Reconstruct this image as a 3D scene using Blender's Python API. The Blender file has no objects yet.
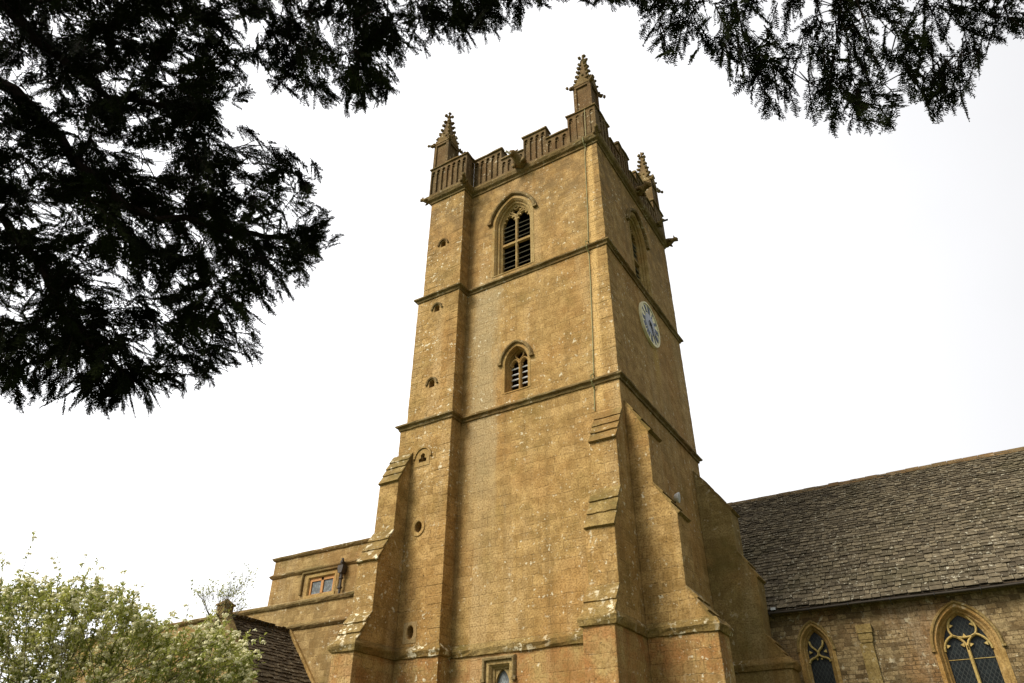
import bpy, bmesh, math, random
import numpy as np
from mathutils import Vector, Matrix
from mathutils.geometry import tessellate_polygon

SC = bpy.context.scene
COL = SC.collection
rnd = random.Random(11)
R_ = math.radians

# ------------------------------------------------------------------ camera
cam_d = bpy.data.cameras.new('camera'); cam = bpy.data.objects.new('camera', cam_d); COL.objects.link(cam)
cam_d.sensor_width = 36.0; cam_d.lens = 704.02/1024*36.0; cam_d.clip_end = 2000; cam_d.clip_start = 0.05
r0 = Vector((0.85475, 0.51903, 0.00267)); r1 = Vector((-0.28804, 0.47861, -0.82944)); r2 = Vector((-0.43178, 0.70819, 0.55860))
cm = Matrix((r0, -r1, -r2)).transposed().to_4x4()
cm.translation = Vector((6.5518, -16.7886, 1.65))
cam.matrix_world = cm
SC.camera = cam

# ------------------------------------------------------------------ world, sun, exposure
SUN_AZ, SUN_EL = (-0.44, -0.90), 42.0          # horizontal direction towards the sun
SUN_STRENGTH, SKY_STRENGTH, EXPOSURE = 2.4, 0.05, 1.12
az = math.atan2(SUN_AZ[0], SUN_AZ[1])
w = bpy.data.worlds.new('World'); SC.world = w; w.use_nodes = True
wt = w.node_tree; wt.nodes.clear()
def wn(t, **k):
    n = wt.nodes.new(t)
    for a, b in k.items(): setattr(n, a, b)
    return n
sky = wn('ShaderNodeTexSky', sky_type='NISHITA'); sky.sun_disc = False
sky.sun_elevation = R_(SUN_EL); sky.sun_rotation = az; sky.dust_density = 3.0
tc = wn('ShaderNodeTexCoord')
cl = wn('ShaderNodeTexNoise'); cl.inputs['Scale'].default_value = 1.6; cl.inputs['Detail'].default_value = 5
cmap = wn('ShaderNodeMapRange'); cmap.inputs[1].default_value = 0.35; cmap.inputs[2].default_value = 0.65
cmap.inputs[3].default_value = 0.96; cmap.inputs[4].default_value = 1.05
dotn = wn('ShaderNodeVectorMath', operation='DOT_PRODUCT'); dotn.inputs[1].default_value = Vector((-1.0, -.10, .20)).normalized()
dm = wn('ShaderNodeMapRange'); dm.inputs[1].default_value = -0.8; dm.inputs[2].default_value = 1.0
dm.inputs[3].default_value = 4.0; dm.inputs[4].default_value = 16.9
mul = wn('ShaderNodeMath', operation='MULTIPLY')
cc = wn('ShaderNodeCombineColor')
ml2 = wn('ShaderNodeMath', operation='MULTIPLY'); ml2.inputs[1].default_value = 1.015
mx = wn('ShaderNodeMix', data_type='RGBA'); mx.inputs['Factor'].default_value = 0.94
bg = wn('ShaderNodeBackground'); bg.inputs['Strength'].default_value = SKY_STRENGTH
wo = wn('ShaderNodeOutputWorld')
L = wt.links.new
L(tc.outputs['Generated'], cl.inputs['Vector']); L(cl.outputs['Fac'], cmap.inputs[0])
L(tc.outputs['Generated'], dotn.inputs[0]); L(dotn.outputs['Value'], dm.inputs[0])
L(dm.outputs[0], mul.inputs[0]); L(cmap.outputs[0], mul.inputs[1])
L(mul.outputs[0], cc.inputs[0]); L(mul.outputs[0], cc.inputs[1]); L(mul.outputs[0], ml2.inputs[0]); L(ml2.outputs[0], cc.inputs[2])
L(sky.outputs[0], mx.inputs['A']); L(cc.outputs[0], mx.inputs['B']); L(mx.outputs['Result'], bg.inputs['Color']); L(bg.outputs[0], wo.inputs[0])

sd = bpy.data.lights.new('sun', 'SUN'); sd.energy = SUN_STRENGTH; sd.angle = R_(24); sd.color = (1.0, 0.95, 0.86)
so = bpy.data.objects.new('sun', sd); COL.objects.link(so)
tos = Vector((SUN_AZ[0]*math.cos(R_(SUN_EL)), SUN_AZ[1]*math.cos(R_(SUN_EL)), math.sin(R_(SUN_EL)))).normalized()
so.rotation_euler = tos.to_track_quat('Z', 'Y').to_euler(); so.location = (0, -40, 60)
SC.view_settings.view_transform = 'Standard'; SC.view_settings.look = 'None'
SC.view_settings.exposure = EXPOSURE; SC.view_settings.gamma = 1.0; SC.view_settings.use_curve_mapping = False
SC.cycles.max_bounces = 5; SC.cycles.diffuse_bounces = 3; SC.cycles.transparent_max_bounces = 8

# ------------------------------------------------------------------ node helpers
class NT:
    def __init__(s, name):
        s.m = bpy.data.materials.new(name); s.m.use_nodes = True; s.t = s.m.node_tree; s.t.nodes.clear()
        s.out = s.n('ShaderNodeOutputMaterial'); s.b = s.n('ShaderNodeBsdfPrincipled'); s.l(s.b.outputs[0], s.out.inputs[0])
    def n(s, t, **k):
        x = s.t.nodes.new(t)
        for a, b in k.items(): setattr(x, a, b)
        return x
    def l(s, a, b): s.t.links.new(a, b)
    def put(s, sock, v):
        if isinstance(v, (int, float)): sock.default_value = v
        elif isinstance(v, (tuple, list)): sock.default_value = tuple(v) + ((1,) if len(v) == 3 and len(sock.default_value) == 4 else ())
        else: s.l(v, sock)
    def math(s, op, a, b=0.0, c=0.0):
        x = s.n('ShaderNodeMath', operation=op); s.put(x.inputs[0], a); s.put(x.inputs[1], b); s.put(x.inputs[2], c); return x.outputs[0]
    def mix(s, f, a, b, blend='MIX'):
        x = s.n('ShaderNodeMix', data_type='RGBA', blend_type=blend); s.put(x.inputs['Factor'], f); s.put(x.inputs['A'], a); s.put(x.inputs['B'], b); return x.outputs['Result']
    def ramp(s, v, lo, hi, a=0.0, b=1.0):
        x = s.n('ShaderNodeMapRange'); x.interpolation_type = 'SMOOTHSTEP'; s.put(x.inputs[0], v)
        for i, q in enumerate((lo, hi, a, b)): x.inputs[i+1].default_value = q
        return x.outputs[0]
    def noise(s, vec, scale, detail=4, rough=.6):
        x = s.n('ShaderNodeTexNoise'); s.put(x.inputs['Vector'], vec); x.inputs['Scale'].default_value = scale
        x.inputs['Detail'].default_value = detail; x.inputs['Roughness'].default_value = rough; return x.outputs['Fac']
    def pos(s): return s.n('ShaderNodeNewGeometry').outputs['Position']
    def sep(s, v):
        x = s.n('ShaderNodeSeparateXYZ'); s.l(v, x.inputs[0]); return x.outputs
    def comb(s, a, b, c):
        x = s.n('ShaderNodeCombineXYZ'); s.put(x.inputs[0], a); s.put(x.inputs[1], b); s.put(x.inputs[2], c); return x.outputs[0]
    def bump(s, h, strength, dist):
        x = s.n('ShaderNodeBump'); x.inputs['Strength'].default_value = strength; x.inputs['Distance'].default_value = dist
        s.l(h, x.inputs['Height']); s.l(x.outputs[0], s.b.inputs['Normal'])

def stone(name, c1, c2, row=.27, width=.58, mortar=.3, pale=.5, pits=.5, green=.3, bumps=.6, lower=None, streak=.25, jitter=.35, stains=False, warmth=.5, tintk=.6, joint=None, blot=.60):
    """Coursed weathered limestone laid by world height and run of wall."""
    s = NT(name); p = s.pos(); x, y, z = s.sep(p)
    u = s.math('ADD', x, y)
    nd = s.n('ShaderNodeTexNoise'); s.l(p, nd.inputs['Vector']); nd.inputs['Scale'].default_value = 1.7; nd.inputs['Detail'].default_value = 3
    off = s.math('MULTIPLY', s.math('SUBTRACT', nd.outputs['Fac'], .5), .09)
    # uneven course heights: bend z slowly
    zz = s.math('ADD', s.math('ADD', z, off), s.math('MULTIPLY', s.math('SINE', s.math('MULTIPLY', z, 2.3)), .09))
    uv = s.comb(s.math('ADD', u, off), zz, 0.0)
    br = s.n('ShaderNodeTexBrick'); s.l(uv, br.inputs['Vector']); br.inputs['Scale'].default_value = 1.0
    br.inputs['Brick Width'].default_value = width; br.inputs['Row Height'].default_value = row; br.inputs['Mortar Size'].default_value = .011
    br.inputs['Mortar Smooth'].default_value = .6; br.inputs['Bias'].default_value = 0.0; br.offset = .42; br.squash = .75; br.squash_frequency = 3
    br.inputs['Color1'].default_value = (0, 0, 0, 1); br.inputs['Color2'].default_value = (1, 1, 1, 1); br.inputs['Mortar'].default_value = (.5, .5, .5, 1)
    tint = br.outputs['Color']; mort = br.outputs['Fac']
    big = s.noise(p, .33, 3); med = s.noise(p, 2.6, 6, .7); fine = s.noise(p, 21, 5, .7); grain = s.noise(p, 60, 3, .7)
    base = s.mix(s.ramp(med, .34, .66), tuple(v*.84 for v in c1), tuple(v*1.06 for v in c2))
    dark = tuple(v*(1-jitter) for v in c1)
    base = s.mix(s.math('MULTIPLY', s.ramp(tint, .35, 1.0), tintk), base, s.mix(.5+.3*(tintk > .8), base, dark))
    base = s.mix(s.math('MULTIPLY', s.ramp(tint, .16, .06), .35), base, (c2[0]*1.2, c2[1]*1.22, c2[2]*1.35))
    warm = (c1[0]*1.12, c1[1]*.84, c1[2]*.68)
    base = s.mix(s.ramp(big, .47, .62, 0, warmth), base, warm)
    if lower:
        zm = s.ramp(z, 5.28, 5.12)
        lc = s.mix(s.ramp(s.noise(p, 1.3, 4, .65), .38, .62), lower[0], lower[1])
        lc = s.mix(s.math('MULTIPLY', tint, .55), lc, tuple(v*.62 for v in lower[0]))
        base = s.mix(zm, base, lc)
    # runs of weather down the wall
    st = s.noise(s.comb(s.math('MULTIPLY', x, 2.2), s.math('MULTIPLY', y, 2.2), s.math('MULTIPLY', z, .22)), 1.0, 4, .6)
    base = s.mix(s.ramp(st, .5, .74, 0, streak), base, (c1[0]*.42, c1[1]*.44, c1[2]*.5))
    st2 = s.noise(s.comb(s.math('MULTIPLY', u, 1.1), 3.7, s.math('MULTIPLY', z, .10)), 1.0, 5, .65)
    base = s.mix(s.math('MULTIPLY', s.ramp(st2, .52, .70, 0, .5), s.ramp(fine, .25, .6, .5, 1)), base, (c2[0]*1.12, c2[1]*1.22, c2[2]*1.6))
    gm = s.math('MULTIPLY', s.ramp(s.noise(p, .8, 5, .65), .48, .7), green)
    base = s.mix(gm, base, (c1[0]*.5, c1[1]*.62, c1[2]*.45))
    if stains:
        base = s.mix(s.math('MULTIPLY', s.ramp(z, 16.5, 22.5, 0, .75), s.ramp(s.noise(p, 1.6, 5, .7), .38, .62)), base, (.155, .10, .042))
        wn_ = s.math('MULTIPLY', s.math('SUBTRACT', s.noise(s.comb(s.math('MULTIPLY', u, 2.0), 1.0, s.math('MULTIPLY', z, .25)), 1.0, 5, .65), .5), 1.6)
        d0 = s.math('ADD', s.math('ABSOLUTE', s.math('ADD', x, 4.75)), wn_)
        m0 = s.math('MULTIPLY', s.ramp(d0, .75, .25), s.math('MULTIPLY', s.ramp(y, .3, .2), s.ramp(y, -.2, -.1)))
        m0 = s.math('MULTIPLY', m0, s.math('MULTIPLY', s.ramp(z, 7.0, 12.5, .15, 1.0), s.ramp(z, 18.5, 17.0)))
        base = s.mix(s.math('MULTIPLY', m0, .7), base, (.36, .285, .155))
        # pale washed band beside the copper strip, and the run below the clock
        ny = s.math('MULTIPLY', s.math('SUBTRACT', s.noise(s.comb(0.0, 0.0, z), 1.3, 4), .5), .22)
        line = s.math('ADD', s.math('ADD', s.math('MULTIPLY', z, .0333), -1.085), ny)
        d = s.math('SUBTRACT', x, line)
        m1 = s.math('MULTIPLY', s.ramp(d, -.10, -.02), s.ramp(d, .22, .08))
        m1 = s.math('MULTIPLY', m1, s.math('MULTIPLY', s.ramp(z, 11.2, 11.9), s.ramp(y, .06, .03)))
        base = s.mix(s.math('MULTIPLY', m1, .9), base, (.55, .36, .135))
        d2 = s.math('ABSOLUTE', s.math('SUBTRACT', y, s.math('ADD', 3.75, ny)))
        m2 = s.math('MULTIPLY', s.ramp(d2, .42, .1), s.math('MULTIPLY', s.ramp(z, 13.2, 15.2), s.ramp(z, 15.9, 15.3)))
        m2 = s.math('MULTIPLY', m2, s.ramp(x, -.06, -.02))
        base = s.mix(s.math('MULTIPLY', m2, .55), base, (.50, .33, .07))
    if mortar:
        base = s.mix(s.math('MULTIPLY', s.math('MULTIPLY', mort, s.ramp(s.noise(p, 1.1, 3), .4, .6)), mortar), base, joint or (c2[0]*1.25, c2[1]*1.2, c2[2]*1.3))
    # grain
    base = s.mix(s.ramp(fine, .38, .56, .64, 0), base, (c1[0]*.45, c1[1]*.42, c1[2]*.38))
    base = s.mix(s.ramp(grain, .55, .75, 0, .35), base, (c2[0]*1.35, c2[1]*1.35, c2[2]*1.4))
    # pale lichen: large irregular and small specks, gathered in patches
    patch = s.ramp(s.noise(p, .55, 4), .43, .60)
    v1 = s.noise(p, 5.5, 5, .62)
    l1 = s.math('MULTIPLY', s.ramp(v1, blot, blot+.055), patch)
    vv = s.n('ShaderNodeTexVoronoi'); s.l(p, vv.inputs['Vector']); vv.inputs['Scale'].default_value = 7.5; vv.inputs['Randomness'].default_value = 1
    vs = s.sep(vv.outputs['Color'])
    rad = s.math('MULTIPLY', vs[0], .16)
    wob = s.math('MULTIPLY', s.math('SUBTRACT', s.noise(p, 26, 4, .7), .5), .75)
    l2 = s.math('MULTIPLY', s.ramp(s.math('SUBTRACT', s.math('ADD', vv.outputs['Distance'], wob), rad), .05, -.04), s.ramp(s.math('ADD', vs[1], s.math('MULTIPLY', patch, .45)), .98, 1.06))
    l3 = s.math('MULTIPLY', s.ramp(s.noise(p, 14, 5, .7), .615, .675), s.math('ADD', .10, s.math('MULTIPLY', patch, .9)))
    l2 = s.math('MAXIMUM', l2, s.math('MULTIPLY', l3, .8))
    lich = s.math('MULTIPLY', s.math('MAXIMUM', l1, l2), pale)
    base = s.mix(lich, base, (.62, .55, .38))
    # dark pits
    pit = s.math('MULTIPLY', s.ramp(s.noise(p, 12, 4, .7), .66, .72), pits)
    base = s.mix(pit, base, (.035, .026, .014))
    s.put(s.b.inputs['Base Color'], base); s.b.inputs['Roughness'].default_value = .93
    s.b.inputs['Specular IOR Level'].default_value = .15
    h = s.math('ADD', s.math('MULTIPLY', fine, .5), s.math('MULTIPLY', s.math('MULTIPLY', mort, s.ramp(s.noise(p, 1.9, 3), .40, .62)), -.6 if mortar else -.1))
    h = s.math('ADD', h, s.math('MULTIPLY', med, 1.0)); h = s.math('ADD', h, s.math('MULTIPLY', tint, .3)); h = s.math('SUBTRACT', h, s.math('MULTIPLY', pit, .4))
    s.bump(h, bumps, .045)
    return s.m

def plain(name, col, rough=.6, metal=0, spec=.3, var=.25, scale=8):
    s = NT(name); p = s.pos()
    c = s.mix(s.ramp(s.noise(p, scale, 4), .3, .7, 0, 1), col, tuple(v*(1-var) for v in col))
    s.put(s.b.inputs['Base Color'], c); s.b.inputs['Roughness'].default_value = rough; s.b.inputs['Metallic'].default_value = metal
    s.b.inputs['Specular IOR Level'].default_value = spec
    return s.m

def tiles_mat(name, c1, c2, pale=.5):
    s = NT(name); p = s.pos()
    a = s.n('ShaderNodeAttribute'); a.attribute_name = 'tint'
    t = a.outputs['Fac']
    base = s.mix(t, c1, c2)
    base = s.mix(s.ramp(s.noise(p, 6, 5, .7), .4, .65, 0, .6), base, tuple(v*.5 for v in c1))
    base = s.mix(s.ramp(s.noise(p, .5, 3), .45, .7, 0, .45), base, (c1[0]*.75, c1[1]*.85, c1[2]*.6))
    base = s.mix(s.math('MULTIPLY', s.ramp(s.noise(p, 9, 4, .65), .60, .66), pale), base, (.42, .39, .29))
    base = s.mix(s.ramp(s.noise(p, 16, 3, .7), .62, .70, 0, .7), base, (.02, .018, .014))
    s.put(s.b.inputs['Base Color'], base); s.b.inputs['Roughness'].default_value = .95; s.b.inputs['Specular IOR Level'].default_value = .1
    s.bump(s.noise(p, 24, 5, .7), .7, .02)
    return s.m

def leaf_mat(name, c1, c2, trans=.3, scale=3, spec=.2):
    s = NT(name); p = s.pos()
    c = s.mix(s.ramp(s.noise(p, scale, 3), .35, .65), c1, c2)
    s.put(s.b.inputs['Base Color'], c); s.b.inputs['Roughness'].default_value = .7; s.b.inputs['Specular IOR Level'].default_value = spec
    if trans:
        t = s.n('ShaderNodeBsdfTranslucent'); s.l(c, t.inputs['Color'])
        m = s.n('ShaderNodeMixShader'); m.inputs[0].default_value = trans
        s.l(s.b.outputs[0], m.inputs[1]); s.l(t.outputs[0], m.inputs[2]); s.l(m.outputs[0], s.out.inputs[0])
    return s.m

def glass_mat(name, k=9.0, lead=(.035, .038, .034), col=(.005, .007, .007)):
    s = NT(name); p = s.pos(); x, y, z = s.sep(p)
    u = s.math('ADD', x, y)
    a = s.math('ABSOLUTE', s.math('SUBTRACT', s.math('FRACT', s.math('MULTIPLY', s.math('ADD', u, s.math('MULTIPLY', z, .62)), k)), .5))
    b = s.math('ABSOLUTE', s.math('SUBTRACT', s.math('FRACT', s.math('MULTIPLY', s.math('SUBTRACT', u, s.math('MULTIPLY', z, .62)), k)), .5))
    m = s.ramp(s.math('MINIMUM', a, b), .09, .05)
    pane = s.mix(s.ramp(s.noise(p, 7, 2), .45, .65), col, tuple(v*2.2 for v in col))
    s.put(s.b.inputs['Base Color'], s.mix(m, pane, lead))
    s.put(s.b.inputs['Roughness'], s.math('ADD', .3, s.math('MULTIPLY', m, .5))); s.b.inputs['Specular IOR Level'].default_value = .18
    s.bump(s.noise(p, 11, 2), .25, .01)
    return s.m

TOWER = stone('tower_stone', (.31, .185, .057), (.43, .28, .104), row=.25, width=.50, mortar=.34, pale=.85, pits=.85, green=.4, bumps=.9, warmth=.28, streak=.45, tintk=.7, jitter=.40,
              lower=((.36, .17, .055), (.43, .30, .115)), stains=True)
DRESS = stone('dressed_stone', (.31, .19, .058), (.38, .255, .095), row=.6, width=.7, mortar=.1, pale=.35, pits=.4, green=.35, bumps=.45)
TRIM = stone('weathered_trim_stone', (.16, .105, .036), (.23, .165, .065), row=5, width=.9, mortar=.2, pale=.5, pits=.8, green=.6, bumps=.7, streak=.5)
SLAB2 = stone('worn_slab_stone', (.19, .122, .038), (.27, .185, .062), row=5, width=5, mortar=0, pale=.45, pits=.7, green=.7, bumps=.6)
SLAB = stone('mossy_slab_stone', (.19, .122, .038), (.27, .185, .062), row=5, width=5, mortar=0, blot=.55, pale=.95, pits=.6, green=.7, bumps=.6)
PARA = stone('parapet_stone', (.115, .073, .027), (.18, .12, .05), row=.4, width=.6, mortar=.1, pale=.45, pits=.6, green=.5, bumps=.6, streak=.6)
NAVEW = stone('rubble_wall', (.215, .142, .062), (.335, .25, .125), row=.125, width=.25, mortar=.75, pale=.9, pits=1.0, green=.2, bumps=1.2, jitter=.75, warmth=.6, tintk=.95, joint=(.05, .036, .02))
GREYST = stone('grey_green_stone', (.22, .15, .05), (.29, .21, .08), row=.3, width=.55, mortar=.25, pale=.4, pits=.4, green=.7, bumps=.6)
AISLEW = stone('aisle_stone', (.27, .17, .06), (.38, .265, .11), row=.24, width=.5, mortar=.5, pale=.6, pits=.7, green=.45, bumps=.9, streak=.45, tintk=.85, warmth=.3)
TRAC = stone('yellow_tracery_stone', (.40, .30, .10), (.48, .38, .15), row=.5, width=3, mortar=0, pale=.2, pits=.3, green=.2, bumps=.3)
PALE = stone('pale_new_stone', (.32, .24, .11), (.40, .31, .16), row=5, width=5, mortar=0, pale=.3, pits=.2, green=.1, bumps=.4)
JAMB = stone('ochre_window_stone', (.29, .19, .062), (.37, .26, .10), row=.5, width=3, mortar=.1, pale=.2, pits=.3, green=.2, bumps=.35)
TILES = tiles_mat('stone_slates', (.066, .052, .033), (.18, .145, .09), .8)
TILES2 = tiles_mat('porch_slates', (.055, .041, .026), (.13, .10, .062), .5)
LOUV = plain('grey_louvre_boards', (.19, .17, .125), .8)
LOUV2 = plain('pale_louvre_boards', (.62, .62, .60), .7)
GLASS = glass_mat('leaded_glass')
GLASS2 = glass_mat('pale_leaded_glass', 12, (.10, .10, .09), (.09, .10, .10))
LEAD = plain('lead', (.10, .10, .10), .55, 0, .4)
DARKLEAD = plain('black_iron', (.03, .028, .025), .5, 0, .4)
IRON = plain('brown_painted_iron', (.055, .043, .032), .6)
COPPER = plain('green_copper', (.25, .23, .09), .7)
WOOD = plain('orange_timber', (.42, .20, .06), .7)
CREAM = plain('cream_dial_paint', (.80, .73, .47), .6, var=.25, scale=3)
BLUE = plain('blue_paint', (.03, .055, .12), .5)
BLUEGREY = plain('blue_grey_paint', (.33, .35, .42), .45, var=.25)
BLACK = plain('black_paint', (.012, .012, .012), .4)
WHITE = plain('white_enamel', (.8, .8, .78), .35, var=.05)
LENS = plain('lamp_glass', (.55, .57, .58), .15, var=.05)
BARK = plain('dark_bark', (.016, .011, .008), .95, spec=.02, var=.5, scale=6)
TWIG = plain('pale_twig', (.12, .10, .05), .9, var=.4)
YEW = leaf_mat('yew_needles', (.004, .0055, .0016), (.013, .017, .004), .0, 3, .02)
BUSH = leaf_mat('fresh_leaves', (.20, .225, .045), (.42, .42, .10), .42)
BLOSSOM = leaf_mat('cream_blossom', (.66, .62, .34), (.80, .76, .50), .2)
GRASS = leaf_mat('grass', (.05, .075, .022), (.085, .105, .03), 0, .4)

# ------------------------------------------------------------------ mesh helpers
class MB:
    def __init__(s): s.v = []; s.f = []; s.t = []
    def add(s, v, f, tint=None):
        o = len(s.v); s.v += [tuple(q) for q in v]; s.f += [tuple(i+o for i in q) for q in f]
        if tint is not None: s.t += [tint]*len(v)
    def box(s, x0, x1, y0, y1, z0, z1):
        s.add([(x0,y0,z0),(x1,y0,z0),(x1,y1,z0),(x0,y1,z0),(x0,y0,z1),(x1,y0,z1),(x1,y1,z1),(x0,y1,z1)],
              [(0,3,2,1),(4,5,6,7),(0,1,5,4),(1,2,6,5),(2,3,7,6),(3,0,4,7)])
    def obox(s, c, ax, ay, az, tint=None):
        c = Vector(c); ax = Vector(ax); ay = Vector(ay); az = Vector(az)
        P = [c+ax*i+ay*j+az*k for k in (-1,1) for i,j in ((-1,-1),(1,-1),(1,1),(-1,1))]
        F = [(0,3,2,1),(4,5,6,7),(0,1,5,4),(1,2,6,5),(2,3,7,6),(3,0,4,7)]
        if ax.cross(ay).dot(az) < 0: F = [q[::-1] for q in F]
        s.add(P, F, tint)
    def prism(s, poly, M, w0, w1):
        """poly: CCW (u,v) outline; M maps (u,v,w) to the world; from w0 (back) to w1 (front)."""
        n = len(poly)
        V = [M(u, v, w0) for u, v in poly] + [M(u, v, w1) for u, v in poly]
        F = [tuple(range(n, 2*n)), tuple(range(n-1, -1, -1))] + [(i, (i+1) % n, n+(i+1) % n, n+i) for i in range(n)]
        s.add(V, F)
    def panel(s, outer, holes, M, w=0.0, depth=0.0):
        """flat wall face with openings; each opening gets reveals `depth` deep"""
        rings = [outer]+holes
        pts = [q for r in rings for q in r]
        tris = tessellate_polygon([[Vector((a, b, 0)) for a, b in r] for r in rings])
        V = [M(a, b, w) for a, b in pts]; F = []
        for t in tris:
            a, b, c = (pts[i] for i in t)
            cr = (b[0]-a[0])*(c[1]-a[1])-(b[1]-a[1])*(c[0]-a[0])
            if abs(cr) < 1e-9: continue
            F.append(tuple(t) if cr > 0 else tuple(t[::-1]))
        s.add(V, F)
        if depth:
            for h in holes:
                n = len(h)
                V = [M(a, b, w) for a, b in h]+[M(a, b, w-depth) for a, b in h]
                s.add(V, [(i, (i+1) % n, n+(i+1) % n, n+i) for i in range(n)])
    def sweep(s, path, prof, P3, closed=False, cap=True, jit=0.0, step=0.0):
        """path: 2D points, prof: (n, w) with n to the RIGHT of travel; P3 maps ((x,y),w)."""
        p = [Vector(q) for q in path]; n = len(p); offs = []
        for i in range(n):
            a = p[i]-p[i-1] if (i > 0 or closed) else None
            b = p[(i+1) % n]-p[i] if (i < n-1 or closed) else None
            if a is None: a = b
            if b is None: b = a
            a = a.normalized(); b = b.normalized()
            na = Vector((a.y, -a.x)); nb = Vector((b.y, -b.x))
            offs.append((na+nb)/max(.35, 1+na.dot(nb)))
        if step:
            P2 = []; O2 = []
            m = n if closed else n-1
            for i in range(m):
                j = (i+1) % n; k = max(1, int((p[j]-p[i]).length/step))
                for q in range(k): P2.append(p[i].lerp(p[j], q/k)); O2.append(offs[i].lerp(offs[j], q/k))
            if not closed: P2.append(p[-1]); O2.append(offs[-1])
            # keep straight offsets between mitres
            p, offs, n = P2, O2, len(P2)
        k = len(prof); V = []
        for i in range(n):
            for (d, w_) in prof:
                j = jit if 0 < i < n-1 else 0
                q = p[i]+offs[i]*(d+(rnd.uniform(-j, j) if d else 0)); V.append(P3((q.x, q.y), w_+(rnd.uniform(-j, j)*.7 if d else 0)))
        F = []
        for i in range(n if closed else n-1):
            j = (i+1) % n
            for a in range(k-1): F.append((i*k+a, i*k+a+1, j*k+a+1, j*k+a))
        if cap and not closed:
            F.append(tuple(range(k))[::-1]); F.append(tuple((n-1)*k+a for a in range(k)))
        s.add(V, F)
    def tube(s, pts, rad, sides=6, cap=True):
        pts = [Vector(q) for q in pts]; n = len(pts); V = []; 
        for i in range(n):
            t = (pts[min(i+1, n-1)]-pts[max(i-1, 0)]).normalized()
            a = t.cross(Vector((0, 0, 1))) if abs(t.z) < .95 else t.cross(Vector((1, 0, 0)))
            a.normalize(); b = t.cross(a); r = rad[i] if isinstance(rad, (list, tuple)) else rad
            for k in range(sides):
                an = 2*math.pi*k/sides; V.append(pts[i]+a*math.cos(an)*r+b*math.sin(an)*r)
        F = [(i*sides+k, i*sides+(k+1) % sides, (i+1)*sides+(k+1) % sides, (i+1)*sides+k) for i in range(n-1) for k in range(sides)]
        if cap: F += [tuple(range(sides))[::-1], tuple((n-1)*sides+k for k in range(sides))]
        s.add(V, F)
    def blob(s, c, r, noise=.15, seg=8, rings=6):
        c = Vector(c); V = []; F = []
        if isinstance(r, (int, float)): r = (r, r, r)
        for i in range(rings+1):
            th = math.pi*i/rings
            for k in range(seg):
                ph = 2*math.pi*k/seg; q = 1+rnd.uniform(-noise, noise) if 0 < i < rings else 1
                V.append(c+Vector((math.sin(th)*math.cos(ph)*r[0], math.sin(th)*math.sin(ph)*r[1], math.cos(th)*r[2]))*q)
        for i in range(rings):
            for k in range(seg):
                F.append((i*seg+k, (i+1)*seg+k, (i+1)*seg+(k+1) % seg, i*seg+(k+1) % seg))
        s.add(V, F)
    def build(s, name, mat, parent=None, label=None, loc=None, fix=True, smooth=False, bevel=0):
        me = bpy.data.meshes.new(name); me.from_pydata(s.v, [], s.f); me.update()
        if s.t:
            at = me.attributes.new('tint', 'FLOAT', 'POINT'); at.data.foreach_set('value', s.t)
        if fix:
            bm = bmesh.new(); bm.from_mesh(me); bmesh.ops.recalc_face_normals(bm, faces=bm.faces); bm.to_mesh(me); bm.free()
        if smooth: me.polygons.foreach_set('use_smooth', [True]*len(me.polygons))
        me.materials.append(mat)
        o = bpy.data.objects.new(name, me); COL.objects.link(o)
        if parent: attach(o, parent)
        if label: o['label'] = label
        if bevel:
            m = o.modifiers.new('bevel', 'BEVEL'); m.width = bevel; m.segments = 2; m.limit_method = 'ANGLE'
        return o

def attach(o, parent):
    o.parent = parent
    if parent.parent is None: o.matrix_parent_inverse = Matrix.Translation(-parent.location)

def thing(name, loc, label, cat, group=None):
    o = bpy.data.objects.new(name, None); COL.objects.link(o); o.location = loc; o.empty_display_size = .3
    o['label'] = label; o['category'] = cat
    if group: o['group'] = group
    return o

def FRONT(y0): return lambda u, v, w: (u, y0-w, v)          # wall seen from -y
def SIDE(x0): return lambda u, v, w: (x0+w, u, v)           # wall seen from +x
def LEFT(x0): return lambda u, v, w: (x0-w, -u, v)          # wall seen from -x
XY = lambda q, w: (q[0], q[1], w)
def ON(M): return lambda q, w: M(q[0], q[1], w)

def arch(cx, w, zs, h, n=9, off=0.0):
    """pointed arch from left spring to right spring; off>0 lies outside the (w,h) arch on the same centres"""
    h = max(h, w*1.0001); Rr = (w*w+h*h)/(2*w); d = Rr-w; r = Rr+off
    top = math.acos(max(-1, min(1, d/r)))
    L_ = [(cx+d-r*math.cos(top*i/n), zs+r*math.sin(top*i/n)) for i in range(n+1)]
    return L_[:-1]+[(2*cx-a, b) for a, b in L_[::-1]]
def arch_lo(cx, w, zs, h, n=9, off=0.0):
    """flatter pointed arch (rise below half-width): ellipse-like with a slight point"""
    w2 = w+off; h2 = h+off; pts = []
    for i in range(n+1):
        t = math.pi/2*i/n; pts.append((cx-w2*math.cos(t), zs+h2*(math.sin(t)*.86+.14*(i/n))))
    return pts[:-1]+[(2*cx-a, b) for a, b in pts[::-1]]
def clip_arch(a, zmin):
    o = [q for q in a if q[1] >= zmin]
    return o
def opening(cx, w, z0, zs, h, fn=arch, off=0.0):
    """CCW outline of an arched opening"""
    a = fn(cx, w, zs, h, off=off)
    return [(cx-w-off, z0), (cx+w+off, z0)]+a[::-1]

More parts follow.
